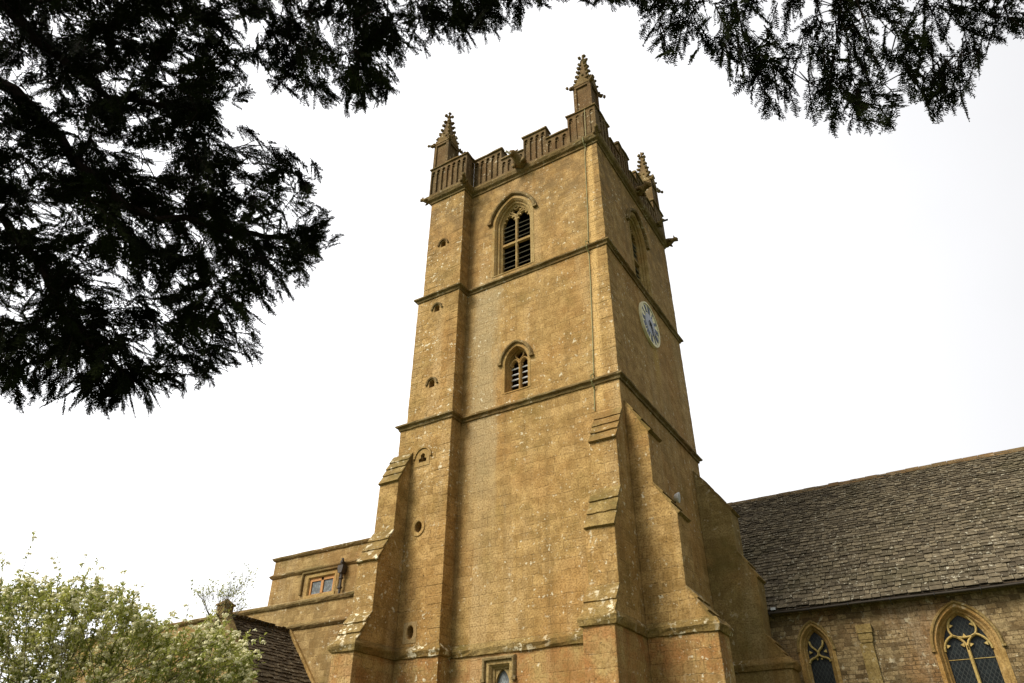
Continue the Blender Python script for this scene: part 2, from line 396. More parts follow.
def bez(p0, p1, p2, p3, n=8):
    o = []
    for i in range(n+1):
        t = i/n; a = (1-t)**3; b = 3*t*(1-t)**2; c = 3*t*t*(1-t); d = t**3
        o.append((a*p0[0]+b*p1[0]+c*p2[0]+d*p3[0], a*p0[1]+b*p1[1]+c*p2[1]+d*p3[1]))
    return o
def bar(mb, path, M, t=.05, w0=-.36, w1=-.24):
    h = t/2
    mb.sweep(path, [(-h, w0), (-h, w1-h*.8), (-h*.35, w1), (h*.35, w1), (h, w1-h*.8), (h, w0)], ON(M))
def cusp(mb, p, d, M, size=.09, w0=-.34, w1=-.27):
    d = Vector(d).normalized(); q = Vector((d.y, -d.x)); p = Vector(p)
    tri = [p+q*size*.55, p+d*size, p-q*size*.55]
    a = (tri[1]-tri[0]).x*(tri[2]-tri[0]).y-(tri[1]-tri[0]).y*(tri[2]-tri[0]).x
    if a < 0: tri = tri[::-1]
    mb.prism([(v.x, v.y) for v in tri], M, w0, w1)
HOODP = [(0, 0), (0, .07), (-.03, .12), (-.09, .13), (-.15, .045), (-.15, 0)]
def hood(mb, pts, M, scale=1.0, stop=.10):
    mb.sweep(pts, [(a*scale, b*scale) for a, b in HOODP], ON(M))
    for e, sg in ((pts[0], -1), (pts[-1], 1)):
        x0, x1 = sorted((e[0], e[0]+sg*.17*scale))
        mb.prism([(x0, e[1]-stop*scale), (x1, e[1]-stop*scale), (x1, e[1]), (x0, e[1])], M, 0, .125*scale)

# ================================================================== ground
def ground():
    m = MB(); N = 60
    xs = [-400+800*(i/N) for i in range(N+1)]
    m.add([(-600,-600,0),(600,-600,0),(600,600,0),(-600,600,0)], [(0,1,2,3)])
    o = m.build('ground', GRASS); o['kind'] = 'structure'
ground()

# ================================================================== the church tower
ZP, Z1, Z2, Z3 = 5.32, 12.47, 17.72, 22.86
TX, TP = -5.61, .56                      # turret's right side, how far it stands forward
XL1, XL2, XL3 = -7.70, -7.46, -7.26      # turret's left side by stage
D = 7.0
tower = thing('church_tower', (-3.6, 3.5, 0), 'tall square ochre stone church tower with battlements and corner pinnacles', 'church tower')

FW = FRONT(0); FT = FRONT(-TP); RW = SIDE(0)
BEL = dict(w=.805, z0=18.0, zs=20.46, h=1.17)
slits = [(-6.49, 20.15, 'arch'), (-6.56, 17.05, 'arch'), (-6.53, 13.85, 'arch'), (-6.66, 11.12, 'trefoil'), (-6.62, 8.85, 'round'), (-6.62, 5.86, 'oval')]
def circle(cx, cz, rx, rz, n=12): return [(cx+rx*math.cos(2*math.pi*i/n), cz+rz*math.sin(2*math.pi*i/n)) for i in range(n)]
def slit_hole(x, z, k):
    if k == 'arch': return opening(x, .115, z-.16, z, .13)
    if k == 'trefoil': return [(x-.14,z-.15),(x-.02,z-.13),(x,z-.17),(x+.02,z-.13),(x+.14,z-.15),(x+.16,z-.03),(x+.07,z),(x+.09,z+.10),(x,z+.17),(x-.09,z+.10),(x-.07,z),(x-.16,z-.03)]
    if k == 'round': return circle(x, z, .13, .17)
    return circle(x, z, .11, .18)
m = MB()
h_bel = opening(-3.665, BEL['w'], BEL['z0'], BEL['zs'], BEL['h'])
h_mid = opening(-3.52, .44, 12.95, 14.04, .62)
h_low = [(-4.36, 3.3), (-3.72, 3.3), (-3.72, 4.92), (-4.36, 4.92)]
m.panel([(TX, -.3), (0, -.3), (0, Z3+.1), (TX, Z3+.1)], [h_low, h_mid, h_bel], FW)
h_belr = opening(3.38, BEL['w'], BEL['z0'], BEL['zs'], BEL['h'])
m.panel([(0, -.3), (D, -.3), (D, Z3+.1), (0, Z3+.1)], [h_belr], RW)
m.add([(0,D,-.3),(XL3,D,-.3),(XL3,D,Z3+.1),(0,D,Z3+.1)], [(0,1,2,3)])
for xl, za, zb in ((XL1, -.3, Z1+.04), (XL2, Z1, Z2+.04), (XL3, Z2, Z3+.1)):
    m.panel([(xl, za), (TX, za), (TX, zb), (xl, zb)], [slit_hole(*s) for s in slits if za < s[1] < zb], FT, 0, .3)
    m.add([(xl,-TP,za),(xl,-TP,zb),(xl,D,zb),(xl,D,za)], [(0,1,2,3)])
    m.add([(xl,-TP,zb),(TX,-TP,zb),(TX,D,zb),(xl,D,zb)], [(0,1,2,3)])
m.add([(TX,-TP,-.3),(TX,0,-.3),(TX,0,Z3+.1),(TX,-TP,Z3+.1)], [(0,1,2,3)])
m.build('wall', TOWER, tower, fix=False)
m = MB(); m.box(-7.2, -.02, .02, 6.98, 22.98, 23.1); m.build('roof', LEAD, tower)

# ---- string courses
STR = [(0, -.17), (.045, -.165), (.06, -.09), (.14, -.05), (.145, .0), (.05, .07), (0, .11)]
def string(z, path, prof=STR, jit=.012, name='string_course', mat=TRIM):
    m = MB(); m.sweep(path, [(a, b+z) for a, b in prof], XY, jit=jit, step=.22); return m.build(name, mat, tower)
string(Z1, [(XL1, D), (XL1, -TP), (TX, -TP), (TX, 0), (0, 0), (0, D), (XL1, D)])
string(Z2, [(XL2, D), (XL2, -TP), (TX, -TP), (TX, 0), (0, 0), (0, D), (XL2, D)])
PST = [(0, -.24), (.05, -.23), (.06, -.15), (.15, -.09), (.20, .02), (.205, .10), (.12, .17), (0, .20)]
string(Z3, [(XL3, D), (XL3, -TP), (TX, -TP), (TX, 0), (0, 0), (0, D), (XL3, D)], PST, .01, 'cornice')
PLS = [(0, -.15), (.05, -.14), (.075, -.07), (.10, .0), (.09, .05), (.03, .14), (0, .17)]
BX = -.80; LX0, LX1 = -7.86, -7.10
string(ZP, [(LX0, 2.9), (LX0, -2.20), (LX1, -2.20), (LX1, -TP), (TX, -TP), (TX, 0), (BX, 0), (BX, -1.65), (0, -1.65), (0, .2), (1.73, .2),
            (1.73, 1.05), (0, 1.05), (0, 6.15), (2.0, 6.15), (2.0, 6.99), (0.0, 6.99)], PLS, .016, 'plinth_course', SLAB)

# ---- stepped buttresses
def buttress(Dm, s0, s1, prof, steps, mat, label=None, over=(.005, .03)):
    """Dm(q, z, s): q = how far it stands out, s = along the wall"""
    m = MB(); m.prism(prof, Dm, s0, s1); b = m.build('buttress', mat, tower, label, bevel=.02)
    for (q0, zt, q1, zb, n) in steps:
        A = Vector((q0, zt)); B = Vector((q1, zb)); d = (B-A); nn = Vector((-d.y, d.x)).normalized()
        if nn.x < 0: nn = -nn
        w_ = MB()
        for i in range(n):
            a = A+d*(i/n)-d.normalized()*(.03 if i else .0); c = A+d*((i+1)/n)+d.normalized()*.035
            t0, t1 = .012, .062+rnd.uniform(-.008, .012)
            if i == n-1: c = c+d.normalized()*.03
            poly = [a-nn*.03, c-nn*.03, c+nn*t1, a+nn*t0]
            e0, e1 = rnd.uniform(*over), rnd.uniform(*over)
            # a slab with a slightly uneven lip
            K = 5; V = []
            for k in range(K+1):
                sx = s0-e0+(s1-s0+e0+e1)*k/K; j = rnd.uniform(-.014, .014)
                for pi, p in enumerate(poly):
                    q = p+d.normalized()*j if pi in (1, 2) else p
                    V.append(Dm(q.x, q.y, sx))
            F = [(k*4+a_, k*4+(a_+1) % 4, (k+1)*4+(a_+1) % 4, (k+1)*4+a_) for k in range(K) for a_ in range(4)]
            F += [(0, 1, 2, 3), (K*4+3, K*4+2, K*4+1, K*4)]
            w_.add(V, F)
        w_.build('weathering', SLAB if zb < 5.6 or s0 < -7 else SLAB2, b, bevel=.01)
    return b
DF = lambda q, z, s: (s, -q, z)
buttress(DF, BX, 0.0, [(0,-.3),(1.65,-.3),(1.65,5.36),(1.22,6.15),(1.21,7.60),(.63,8.78),(.61,10.20),(0,11.36)],
         [(0, 11.36, .61, 10.20, 4), (.63, 8.78, 1.21, 7.60, 3), (1.22, 6.15, 1.65, 5.36, 2)], TOWER)
DL = lambda q, z, s: (s, -TP-q, z)
buttress(DL, LX0, LX1, [(0,-.3),(1.64,-.3),(1.64,5.36),(1.11,6.26),(1.10,7.72),(.565,8.70),(.55,10.30),(0,11.42)],
         [(0, 11.42, .55, 10.30, 4), (.565, 8.70, 1.10, 7.72, 3), (1.11, 6.26, 1.64, 5.36, 3)], TOWER)
DR = lambda q, z, s: (q, s, z)
buttress(DR, .2, 1.05, [(0,-.3),(1.73,-.3),(1.73,5.32),(1.12,6.26),(1.15,8.12),(.60,9.0),(.62,10.58),(0,11.68)],
         [(0, 11.68, .62, 10.58, 3), (.60, 9.0, 1.15, 8.12, 3), (1.12, 6.26, 1.73, 5.32, 3)], TOWER, None, (.004, .012))
buttress(DR, 6.15, 6.99, [(0,-.3),(2.0,-.3),(2.0,5.33),(1.42,6.18),(1.50,7.86),(1.03,8.72),(1.06,10.12),(0,11.70)],
         [(0, 11.70, 1.06, 10.12, 3), (1.03, 8.72, 1.50, 7.86, 2), (1.42, 6.18, 2.0, 5.33, 3)], GREYST, 'grey green stepped buttress by the nave', (.004, .012))

# ---- quoins: worn corner blocks a few millimetres proud of the walls
def quoins(x, y, sx, sy, z0, z1, name='quoin_facing'):
    """corner at (x, y); the walls run away along sx (in x) and sy (in y)"""
    m = MB(); z = z0; k = 0
    while z < z1-.12:
        hh = min(rnd.uniform(.22, .36), z1-z); lx, ly = (rnd.uniform(.42, .62), rnd.uniform(.22, .34))[::1 if k % 2 else -1]
        pr = rnd.uniform(.003, .013); pr2 = rnd.uniform(.003, .013)
        xa, xb = sorted((x-sx*pr, x+sx*lx)); ya, yb = sorted((y-sy*pr2, y+sy*ly))
        m.box(xa, xb, ya, yb, z+.005, z+hh-.005); z += hh; k += 1
    m.build(name, TOWER, tower, bevel=.018)
quoins(0, 0, -1, 1, 11.75, Z1-.17); quoins(0, 0, -1, 1, Z1+.12, Z2-.17); quoins(0, 0, -1, 1, Z2+.12, Z3-.25)
quoins(TX, -TP, -1, 1, ZP+.2, Z1-.17); quoins(TX, -TP, -1, 1, Z1+.12, Z2-.17); quoins(TX, -TP, -1, 1, Z2+.12, Z3-.25)
quoins(XL1, -TP, 1, 1, 11.5, Z1-.17); quoins(XL2, -TP, 1, 1, Z1+.12, Z2-.17); quoins(XL3, -TP, 1, 1, Z2+.12, Z3-.25)
quoins(0, D, -1, -1, 11.8, Z1-.17); quoins(0, D, -1, -1, Z1+.12, Z2-.17); quoins(0, D, -1, -1, Z2+.12, Z3-.25)

# ---- windows of the tower
def jamb_frame(mb, M, cx, w, z0, zs, h, wi, depth=.42):
    k = w-wi
    path = [(cx-w, z0)]+arch(cx, w, zs, h, 10)+[(cx+w, z0)]
    prof = [(-.10, -.01), (-.10, .012), (0, .012), (k*.28, -.07), (k*.28, -.12), (k*.62, -.15), (k*.62, -.20), (k, -.27), (k, -depth)]
    mb.sweep(path, prof, ON(M), cap=False)
    # sloping sill
    V = [M(cx-w, z0-.02, .02), M(cx+w, z0-.02, .02), M(cx+w, z0+.02, .02), M(cx-w, z0+.02, .02),
         M(cx-w, z0+.30*min(1, w/.6), -.34), M(cx+w, z0+.30*min(1, w/.6), -.34), M(cx+w, z0-.02, -.34), M(cx-w, z0-.02, -.34)]
    mb.add(V, [(0,1,2,3), (3,2,5,4), (4,5,6,7), (0,3,4,7), (1,6,5,2), (0,7,6,1)])
def louvre_set(mb, M, u0, u1, zs_, depth=.17, w=-.42, th=.013, tilt=45):
    au = Vector(M(1,0,0))-Vector(M(0,0,0)); aw = Vector(M(0,0,1))-Vector(M(0,0,0)); az_ = Vector((0,0,1))
    c, s_ = math.cos(R_(tilt)), math.sin(R_(tilt))
    for z in zs_:
        z += rnd.uniform(-.012, .012); r = rnd.uniform(-.006, .006)
        mb.obox(M((u0+u1)/2, z, w), au*((u1-u0)/2)+az_*r, (aw*c-az_*s_)*depth, (az_*c+aw*s_)*th)
def belfry(M, cx):
    w, z0, zs, h = BEL['w'], BEL['z0'], BEL['zs'], BEL['h']; wi = .60
    m = MB(); jamb_frame(m, M, cx, w, z0, zs, h, wi)
    win = m.build('belfry_window', JAMB, tower, fix=True)
    t = MB(); zb = z0+.28
    bar(t, [(cx, zb), (cx, 20.78)], M, .095)
    tr = 19.58
    t.prism([(cx-wi, tr-.05), (cx+wi, tr-.05), (cx+wi, tr+.05), (cx-wi, tr+.05)], M, -.37, -.25)
    for sg in (-1, 1):
        c2 = cx+sg*wi/2
        a = arch(c2, wi/2, 20.72, .34, 7); bar(t, a, M, .07, -.36, -.25)
        for px, d in ((-.26, (1, -.35)), (.26, (-1, -.35)), (-.15, (.8, -.8)), (.15, (-.8, -.8))):
            cusp(t, (c2+px*1.02, 20.80 if abs(px) > .2 else 20.97), d, M, .10)
        bar(t, bez((cx, 20.9), (cx+sg*.05, 21.1), (cx+sg*.28, 21.12), (cx+sg*.34, 21.36)), M, .06, -.36, -.25)
        bar(t, [(c2, 21.04), (c2+sg*.02, 21.22)], M, .05, -.36, -.25)
        cusp(t, (cx+sg*.17, 21.17), (-sg*.2, 1), M, .07)
    bar(t, bez((cx-.12, 21.36), (cx-.06, 21.25), (cx+.06, 21.25), (cx+.12, 21.36)), M, .05, -.36, -.25)
    t.build('tracery', JAMB, win)
    lv = MB()
    for u0, u1 in ((cx-wi+.01, cx-.05), (cx+.05, cx+wi-.01)):
        louvre_set(lv, M, u0, u1, [18.36+.245*i for i in range(5)]+[19.72+.225*i for i in range(5)])
    lv.build('louvre', LOUV, win)
    hd = MB(); a = clip_arch(arch(cx, w, zs, h, 14, off=.14), 20.68)
    hood(hd, a, M, .98); hd.build('hood_mould', TRIM, win)
belfry(FW, -3.665); belfry(RW, 3.38)

def mid_window():
    cx, w, z0, zs, h, wi = -3.52, .44, 12.95, 14.04, .62, .36; M = FW
    m = MB(); jamb_frame(m, M, cx, w, z0, zs, h, wi, .36); win = m.build('ringing_room_window', JAMB, tower)
    t = MB(); bar(t, [(cx, z0+.1), (cx, 14.2)], M, .085, -.34, -.2)
    for sg in (-1, 1):
        c2 = cx+sg*wi/2; bar(t, arch(c2, wi/2-.01, 14.05, .24, 6), M, .06, -.34, -.2)
        cusp(t, (c2-.15, 14.10), (1, -.2), M, .07); cusp(t, (c2+.15, 14.10), (-1, -.2), M, .07)
        bar(t, bez((cx, 14.18), (cx+sg*.02, 14.3), (cx+sg*.17, 14.3), (cx+sg*.16, 14.48)), M, .05, -.34, -.2)
    t.build('tracery', JAMB, win)
    lv = MB()
    for u0, u1 in ((cx-wi+.01, cx-.04), (cx+.04, cx+wi-.01)): louvre_set(lv, M, u0, u1, [13.16+.215*i for i in range(5)], .085, -.36, .016, 40)
    lv.build('louvre', LOUV2, win)
    hd = MB(); a = clip_arch(arch(cx, w, zs, h, 12, off=.10), 14.12); hood(hd, a, M, .82, .10); hd.build('hood_mould', TRIM, win)
mid_window()

def low_window():
    M = FW; m = MB()
    path = [(-4.36, 3.3), (-4.36, 4.92), (-3.72, 4.92), (-3.72, 3.3)]
    m.sweep(path, [(-.10, -.01), (-.10, .012), (0, .012), (.05, -.06), (.05, -.10), (.10, -.13), (.10, -.2)], ON(M), cap=False)
    win = m.build('square_headed_window', JAMB, tower)
    t = MB(); t.panel([(-4.28, 3.3), (-3.80, 3.3), (-3.80, 4.86), (-4.28, 4.86)], [opening(-4.04, .20, 3.4, 4.48, .34)], M, -.17, .10); t.build('tracery', JAMB, win, fix=False)
    g = MB(); g.prism(opening(-4.04, .22, 3.38, 4.48, .36), M, -.27, -.25); g.build('glazing', GLASS2, win)
    hd = MB(); hood(hd, [(-4.45, 4.57), (-4.45, 5.0), (-3.63, 5.0), (-3.63, 4.57)], M, .72, .09); hd.build('label_mould', TRIM, win)
low_window()

for x, z, k in slits:
    m = MB()
    if k == 'oval':
        m.panel([(x-.24, z-.29), (x+.22, z-.29), (x+.22, z+.27), (x-.24, z+.27)], [circle(x, z, .125, .20)], FT, .014, .03)
        m.build('slit_window', PALE, tower, 'oval slit in a pale square block', fix=False)
    elif k == 'round':
        m.sweep(circle(x, z, .14, .18, 16)[::-1], [(0, 0), (0, .02), (-.06, .035), (-.10, .03), (-.11, 0)], ON(FT), closed=True)
        m.build('slit_window', DRESS, tower)
    elif k == 'trefoil':
        m.panel([(x-.30, z-.28), (x+.27, z-.28), (x+.27, z+.02)]+arch(x, .27, z+.02, .29, 6)[::-1][1:-1]+[(x-.30, z+.02)], [slit_hole(x, z, k)], FT, .014, .03)
        a = arch(x, .27, z, .30, 6, off=.03); m.sweep(a, [(0, 0), (0, .05), (-.06, .06), (-.07, 0)], ON(FT)); m.build('slit_window', DRESS, tower, fix=False)
    else:
        a = arch(x, .15, z-.02, .17, 6, off=.02); m.sweep([(a[0][0]-.05, a[0][1]-.06)]+a+[(a[-1][0]+.05, a[-1][1]-.06)], [(0, 0), (0, .05), (-.05, .065), (-.075, 0)], ON(FT))
        m.build('slit_window', TRIM, tower)

# ---- parapet: crenellated, each face panelled with narrow blind arches
PB, CR, MT = 23.02, 23.95, 24.64
def parapet_run(mb, cop, M, segs):
    """segs: (u0, u1, top)"""
    top = []
    for u0, u1, t in segs: top += [(u1, t), (u0, t)] if False else []
    outer = [(segs[0][0], PB), (segs[-1][1], PB)]
    for u0, u1, t in segs[::-1]: outer += [(u1, t), (u0, t)]
    holes = []
    for u0, u1, t in segs:
        n = max(1, int((u1-u0-.06)/.235)); p = (u1-u0)/n
        for i in range(n):
            c = u0+p*(i+.5); hw = min(.082, p*.36); holes.append(opening(c, hw, PB+.13, t-.24, .11))
    mb.panel(outer, holes, M, 0, .075)
    n = len(outer)
    mb.add([M(a, b, 0) for a, b in outer]+[M(a, b, -.075) for a, b in outer], [(i, n+i, n+(i+1) % n, (i+1) % n) for i in range(n)])
    mb.prism(outer, M, -.34, -.075)
    for h in holes:      # little trefoil dart in each head
        c = (h[0][0]+h[1][0])/2; zt = max(q[1] for q in h)
        cusp(mb, (c-.082, zt-.15), (1, -.15), M, .06, -.075, -.015); cusp(mb, (c+.082, zt-.15), (-1, -.15), M, .06, -.075, -.015)
    for i, (u0, u1, t) in enumerate(segs):
        lo = .05 if i == 0 or segs[i-1][2] < t else -.0; hi = .05 if i == len(segs)-1 or segs[i+1][2] < t else -.0
        K = max(2, int((u1-u0)/.3)); V = []
        for k in range(K+1):
            u = u0-lo+(u1-u0+lo+hi)*k/K; j = rnd.uniform(-.012, .012)
            V += [M(u, t, -.39), M(u, t, .06+j), M(u, t+.055+j, .065+j), M(u, t+.11+j, -.03), M(u, t+.06, -.395)]
        F = [(k*5+a, k*5+(a+1) % 5, (k+1)*5+(a+1) % 5, (k+1)*5+a) for k in range(K) for a in range(5)]+[(0,1,2,3,4), tuple(K*5+a for a in (4,3,2,1,0))]
        c_ = MB(); c_.add(V, F); cop.append(c_)
P_ = MB(); COPS = []; PO = .10
parapet_run(P_, COPS, FRONT(-PO), [(TX+PO+.002, -4.17, MT), (-4.17, -3.12, CR), (-3.12, -2.08, MT), (-2.08, -1.10, CR), (-1.10, PO, MT)])
parapet_run(P_, COPS, SIDE(PO), [(-PO+.342, 1.15, MT), (1.15, 2.12, CR), (2.12, 3.15, MT), (3.15, 3.95, CR), (3.95, 4.95, MT), (4.95, 5.9, CR), (5.9, D+PO, MT)])
parapet_run(P_, COPS, FRONT(-TP-PO), [(XL3-PO, TX+PO, MT-.02)])
parapet_run(P_, COPS, SIDE(TX+PO), [(-TP-PO+.342, -PO, MT-.02)])
parapet_run(P_, COPS, LEFT(XL3-PO), [(-D-PO+.342, -5.9, MT), (-5.9, -4.8, CR), (-4.8, -3.7, MT), (-3.7, -2.6, CR), (-2.6, TP+PO-.342, MT-.02)])
parapet_run(P_, COPS, lambda u, v, w: (-u, D+PO+w, v), [(-PO+.342, 1.1, MT), (1.1, 2.2, CR), (2.2, 3.2, MT), (3.2, 4.3, CR), (4.3, 5.3, MT), (5.3, 6.3, CR), (6.3, -XL3+PO, MT)])
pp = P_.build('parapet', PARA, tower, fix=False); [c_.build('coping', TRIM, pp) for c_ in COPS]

# ---- pinnacles
def pinnacle(cx, cy):
    m = MB(); h = .42; zb, zg, zt = 23.1, 26.35, 28.55
    m.box(cx-h, cx+h, cy-h, cy+h, zb, 24.75)
    h2 = .38
    # panelled shaft: four corner ribs round a recessed core
    m.box(cx-h2+.05, cx+h2-.05, cy-h2+.05, cy+h2-.05, 24.75, zg)
    for a in (-1, 1):
        for b in (-1, 1):
            x, y = cx+a*(h2-.06), cy+b*(h2-.06); m.box(x-.07, x+.07, y-.07, y+.07, 24.75, zg)
    m.box(cx-h2-.02, cx+h2+.02, cy-h2-.02, cy+h2+.02, zg-.12, zg)
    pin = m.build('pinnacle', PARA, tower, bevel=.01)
    # gablets on the four sides and the crocketed spirelet
    g = MB()
    for M in (FRONT(cy-h2), SIDE(cx+h2), LEFT(cx-h2), lambda u, v, w: (2*cx-u, cy+h2+w, v)):
        c = cx if M(0, 0, 0)[0] in (0,) or True else cx
        isx = abs(M(1, 0, 0)[0]-M(0, 0, 0)[0]) > .5
        neg = M(1, 0, 0)[1]-M(0, 0, 0)[1] < -.5
        c = cx if isx else (-cy if neg else cy)
        g.prism([(c-.37, zg), (c+.37, zg), (c, zg+.62)], M, -.12, .04)
        for t in (0.02, .4, .75):
            for sg in (-1, 1): g.blob(M(c+sg*(.40-.40*t), zg+.04+.62*t, .05), (.06, .06, .055), .25, 6, 4)
    g.build('gablet', TRIM, pin)
    s = MB(); b0 = .30
    V = [(cx+a*b0, cy+b*b0, zg) for a, b in ((-1,-1),(1,-1),(1,1),(-1,1))]+[(cx+a*.055, cy+b*.055, zt-.2) for a, b in ((-1,-1),(1,-1),(1,1),(-1,1))]
    s.add(V, [(0,1,5,4),(1,2,6,5),(2,3,7,6),(3,0,4,7),(4,5,6,7),(3,2,1,0)])
    s.build('spirelet', PARA, pin)
    for i in range(6):
        t = .12+i*.15; r = b0*(1-t)+.055*t+.03
        for a, b in ((-1,-1),(1,-1),(1,1),(-1,1)):
            z = zg+(zt-.2-zg)*t; j = rnd.uniform(-.02, .02)
            k = MB(); k.blob((cx+a*r, cy+b*r, z+j), (.09, .09, .075), .28, 6, 4); k.blob((cx+a*(r+.04), cy+b*(r+.04), z+.03+j), (.05, .05, .045), .28, 6, 4); k.build('crocket', TRIM, pin)
    # low corner creatures at the gablet feet
    for a, b in ((-1,-1),(1,-1),(1,1),(-1,1)):
        c4 = MB(); c4.blob((cx+a*.46, cy+b*.46, zg-.06), (.10, .10, .08), .3, 6, 5); c4.blob((cx+a*.57, cy+b*.57, zg-.08), (.07, .07, .07), .3, 6, 5); c4.build('corner_carving', TRIM, pin)
    f = MB(); f.tube([(cx, cy, zt-.25), (cx, cy, zt+.28)], [.06, .03], 6)
    f.blob((cx, cy, zt-.10), (.11, .11, .06), .2, 8, 4)
    for i in range(4):
        a = i*math.pi/2+math.pi/4; f.blob((cx+.15*math.cos(a), cy+.15*math.sin(a), zt), (.085, .085, .07), .25, 6, 5)
    f.blob((cx, cy, zt+.16), (.05, .05, .12), .2, 6, 5)
    f.build('finial', TRIM, pin)
for cx, cy in ((-.40, .36), (-7.02, -.16), (-.33, 6.66), (-6.95, 6.62)): pinnacle(cx, cy)

# ---- gargoyles: crouching beasts leaning out of the cornice
def gargoyle(x, y, d, s=1.0, pipe=False, z=22.95):
    d = Vector((d[0], d[1], 0)).normalized(); p = Vector((-d.y, d.x, 0)); o = Vector((x, y, z)); up = Vector((0, 0, 1)); m = MB()
    spine = [(.0, .02, .20), (.16, .05, .21), (.32, .08, .18), (.44, .14, .13), (.52, .18, .15), (.62, .17, .13), (.70, .13, .08)]
    m.tube([o+d*a*s+up*b*s for a, b, r in spine], [r*s*rnd.uniform(.9, 1.1) for a, b, r in spine], 8)
    for sg in (-1, 1):
        m.tube([o+d*.15*s+p*sg*.18*s, o+d*.30*s+p*sg*.24*s-up*.05*s, o+d*.34*s+p*sg*.17*s-up*.2*s], [.09*s, .08*s, .05*s], 6)
        m.tube([o+d*.52*s+p*sg*.08*s+up*.25*s, o+d*.46*s+p*sg*.14*s+up*.38*s], [.05*s, .02*s], 5)
        m.blob(o+d*.60*s+p*sg*.07*s+up*.25*s, .035*s, .1, 5, 4)
    m.tube([o+d*.62*s+up*.08*s, o+d*.72*s+up*.05*s], [.07*s, .04*s], 6)
    g = m.build('gargoyle', TRIM, tower, smooth=True)
    if pipe:
        q = MB(); a = o+d*.60*s+up*.09*s; q.tube([a, a+d*.36*s-up*.09*s], .045, 8); q.build('spout', WHITE if pipe == 'white' else LEAD, g)
gargoyle(-3.10, -.12, (-.2, -1), 1.1, 'white', 23.0)
gargoyle(TX+.05, -TP-.12, (.5, -.9), .62, False, 22.90)
gargoyle(XL3-.08, -TP-.06, (-1, -.35), .58, False, 22.86)
gargoyle(.10, -.10, (.35, -1), .55, False, 22.92)
gargoyle(.14, 3.55, (1, -.05), .95, False, 23.0)
gargoyle(.12, 6.95, (1, .35), .75, False, 22.9)
gargoyle(.14, 5.75, (1, -.2), .6, 'lead', 22.95)

# ---- copper lightning strip
m = MB()
pts = [(-.32, 24.70), (-.36, 23.05), (-.50, 22.2), (-.56, 19.6), (-.635, 17.85), (-.66, 16.2), (-.72, 14.4), (-.79, 12.6), (-.82, 11.9), (-.84, 11.45)]
for (a, b), (c, d_) in zip(pts[:-1], pts[1:]):
    off = .125 if b > 23.0 else .03
    oo = .125 if d_ > 23.0 else .03
    m.add([(a-.010, -off, b), (a+.010, -off, b), (c+.010, -oo, d_), (c-.010, -oo, d_), (a-.010, -off+.02, b), (a+.010, -off+.02, b), (c+.010, -oo+.02, d_), (c-.010, -oo+.02, d_)],
          [(0,1,2,3), (4,7,6,5), (0,3,7,4), (1,5,6,2)])
for z in (22.86, 17.72, 12.47):
    x = -.45 if z > 20 else (-.64 if z > 15 else -.795)
    m.tube([(x, -.03, z-.3), (x, -.20, z-.12), (x, -.22, z+.08), (x, -.03 if z < 20 else -.13, z+.24)], .022, 5)
m.build('lightning_conductor', COPPER, tower)

# ================================================================== clock
def clock():
    c = thing('tower_clock', (0, 3.36, 16.26), 'round cream and blue clock on the shaded tower side, black hands', 'clock')
    yc, zc, r = 3.36, 16.26, .84
    M = lambda u, v, w: (.035+w, yc+u, zc+v)
    m = MB(); m.prism(circle(0, 0, r, r, 64), M, -.03, .03); m.build('dial', CREAM, c)
    m = MB(); m.sweep(circle(0, 0, r, r, 64)[::-1], [(0.03, .03), (0.03, .06), (-.03, .06), (-.04, -.03)], ON(M), closed=True); m.build('rim', CREAM, c)
    m = MB(); m.prism(circle(0, 0, .44, .44, 48), M, .031, .040); m.build('dial_centre', BLUEGREY, c)
    m = MB()
    for q in range(60):
        a = 2*math.pi*q/60; s_ = .022 if q % 5 else .04
        d = Vector((math.sin(a), math.cos(a))); n = Vector((d.y, -d.x))
        p = [d*.79-n*.008, d*.79+n*.008, d*(.79+s_)+n*.008, d*(.79+s_)-n*.008]
        m.prism([tuple(v) for v in p][::-1], M, .031, .038)
    m.build('minute_track', BLUE, c)
    num = ['XII','I','II','III','IIII','V','VI','VII','VIII','IX','X','XI']
    for i, t in enumerate(num):
        a = 2*math.pi*i/12; d = Vector((math.sin(a), math.cos(a))); n = Vector((d.y, -d.x)); wd = {'I': .062, 'V': .12, 'X': .12}
        tot = sum(wd[ch] for ch in t); x = -tot/2; m = MB(); r0_, r1_ = .47, .75
        def stroke(xa, xb, th):
            P = [d*r0_+n*(xa-th), d*r0_+n*(xa+th), d*r1_+n*(xb+th), d*r1_+n*(xb-th)]
            m.prism([tuple(v) for v in P], M, .031, .0405)
        for ch in t:
            cxx = x+wd[ch]/2
            if ch == 'I': stroke(cxx, cxx, .026)
            elif ch == 'V': stroke(cxx, cxx-.04, .027); stroke(cxx, cxx+.04, .011)
            else: stroke(cxx+.04, cxx-.04, .027); stroke(cxx-.04, cxx+.04, .011)
            x += wd[ch]
        m.build('numeral', BLUE, c)
    def hand(ang, ln, wid, w, name):
        a = R_(ang); d = Vector((math.sin(a), math.cos(a))); n = Vector((d.y, -d.x)); m = MB()
        P = [d*-.16-n*wid*.7, d*-.16+n*wid*.7, d*ln*.55+n*wid, d*ln*.7+n*wid*1.9, d*ln, d*ln*.7-n*wid*1.9, d*ln*.55-n*wid]
        m.prism([tuple(v) for v in P], M, w, w+.012); m.build(name, BLACK, c)
    hand(152, .48, .028, .050, 'hour_hand'); hand(134, .70, .020, .066, 'minute_hand')
    m = MB(); m.prism(circle(0, 0, .06, .06, 14), M, .041, .09); m.build('hub', BLACK, c)
clock()

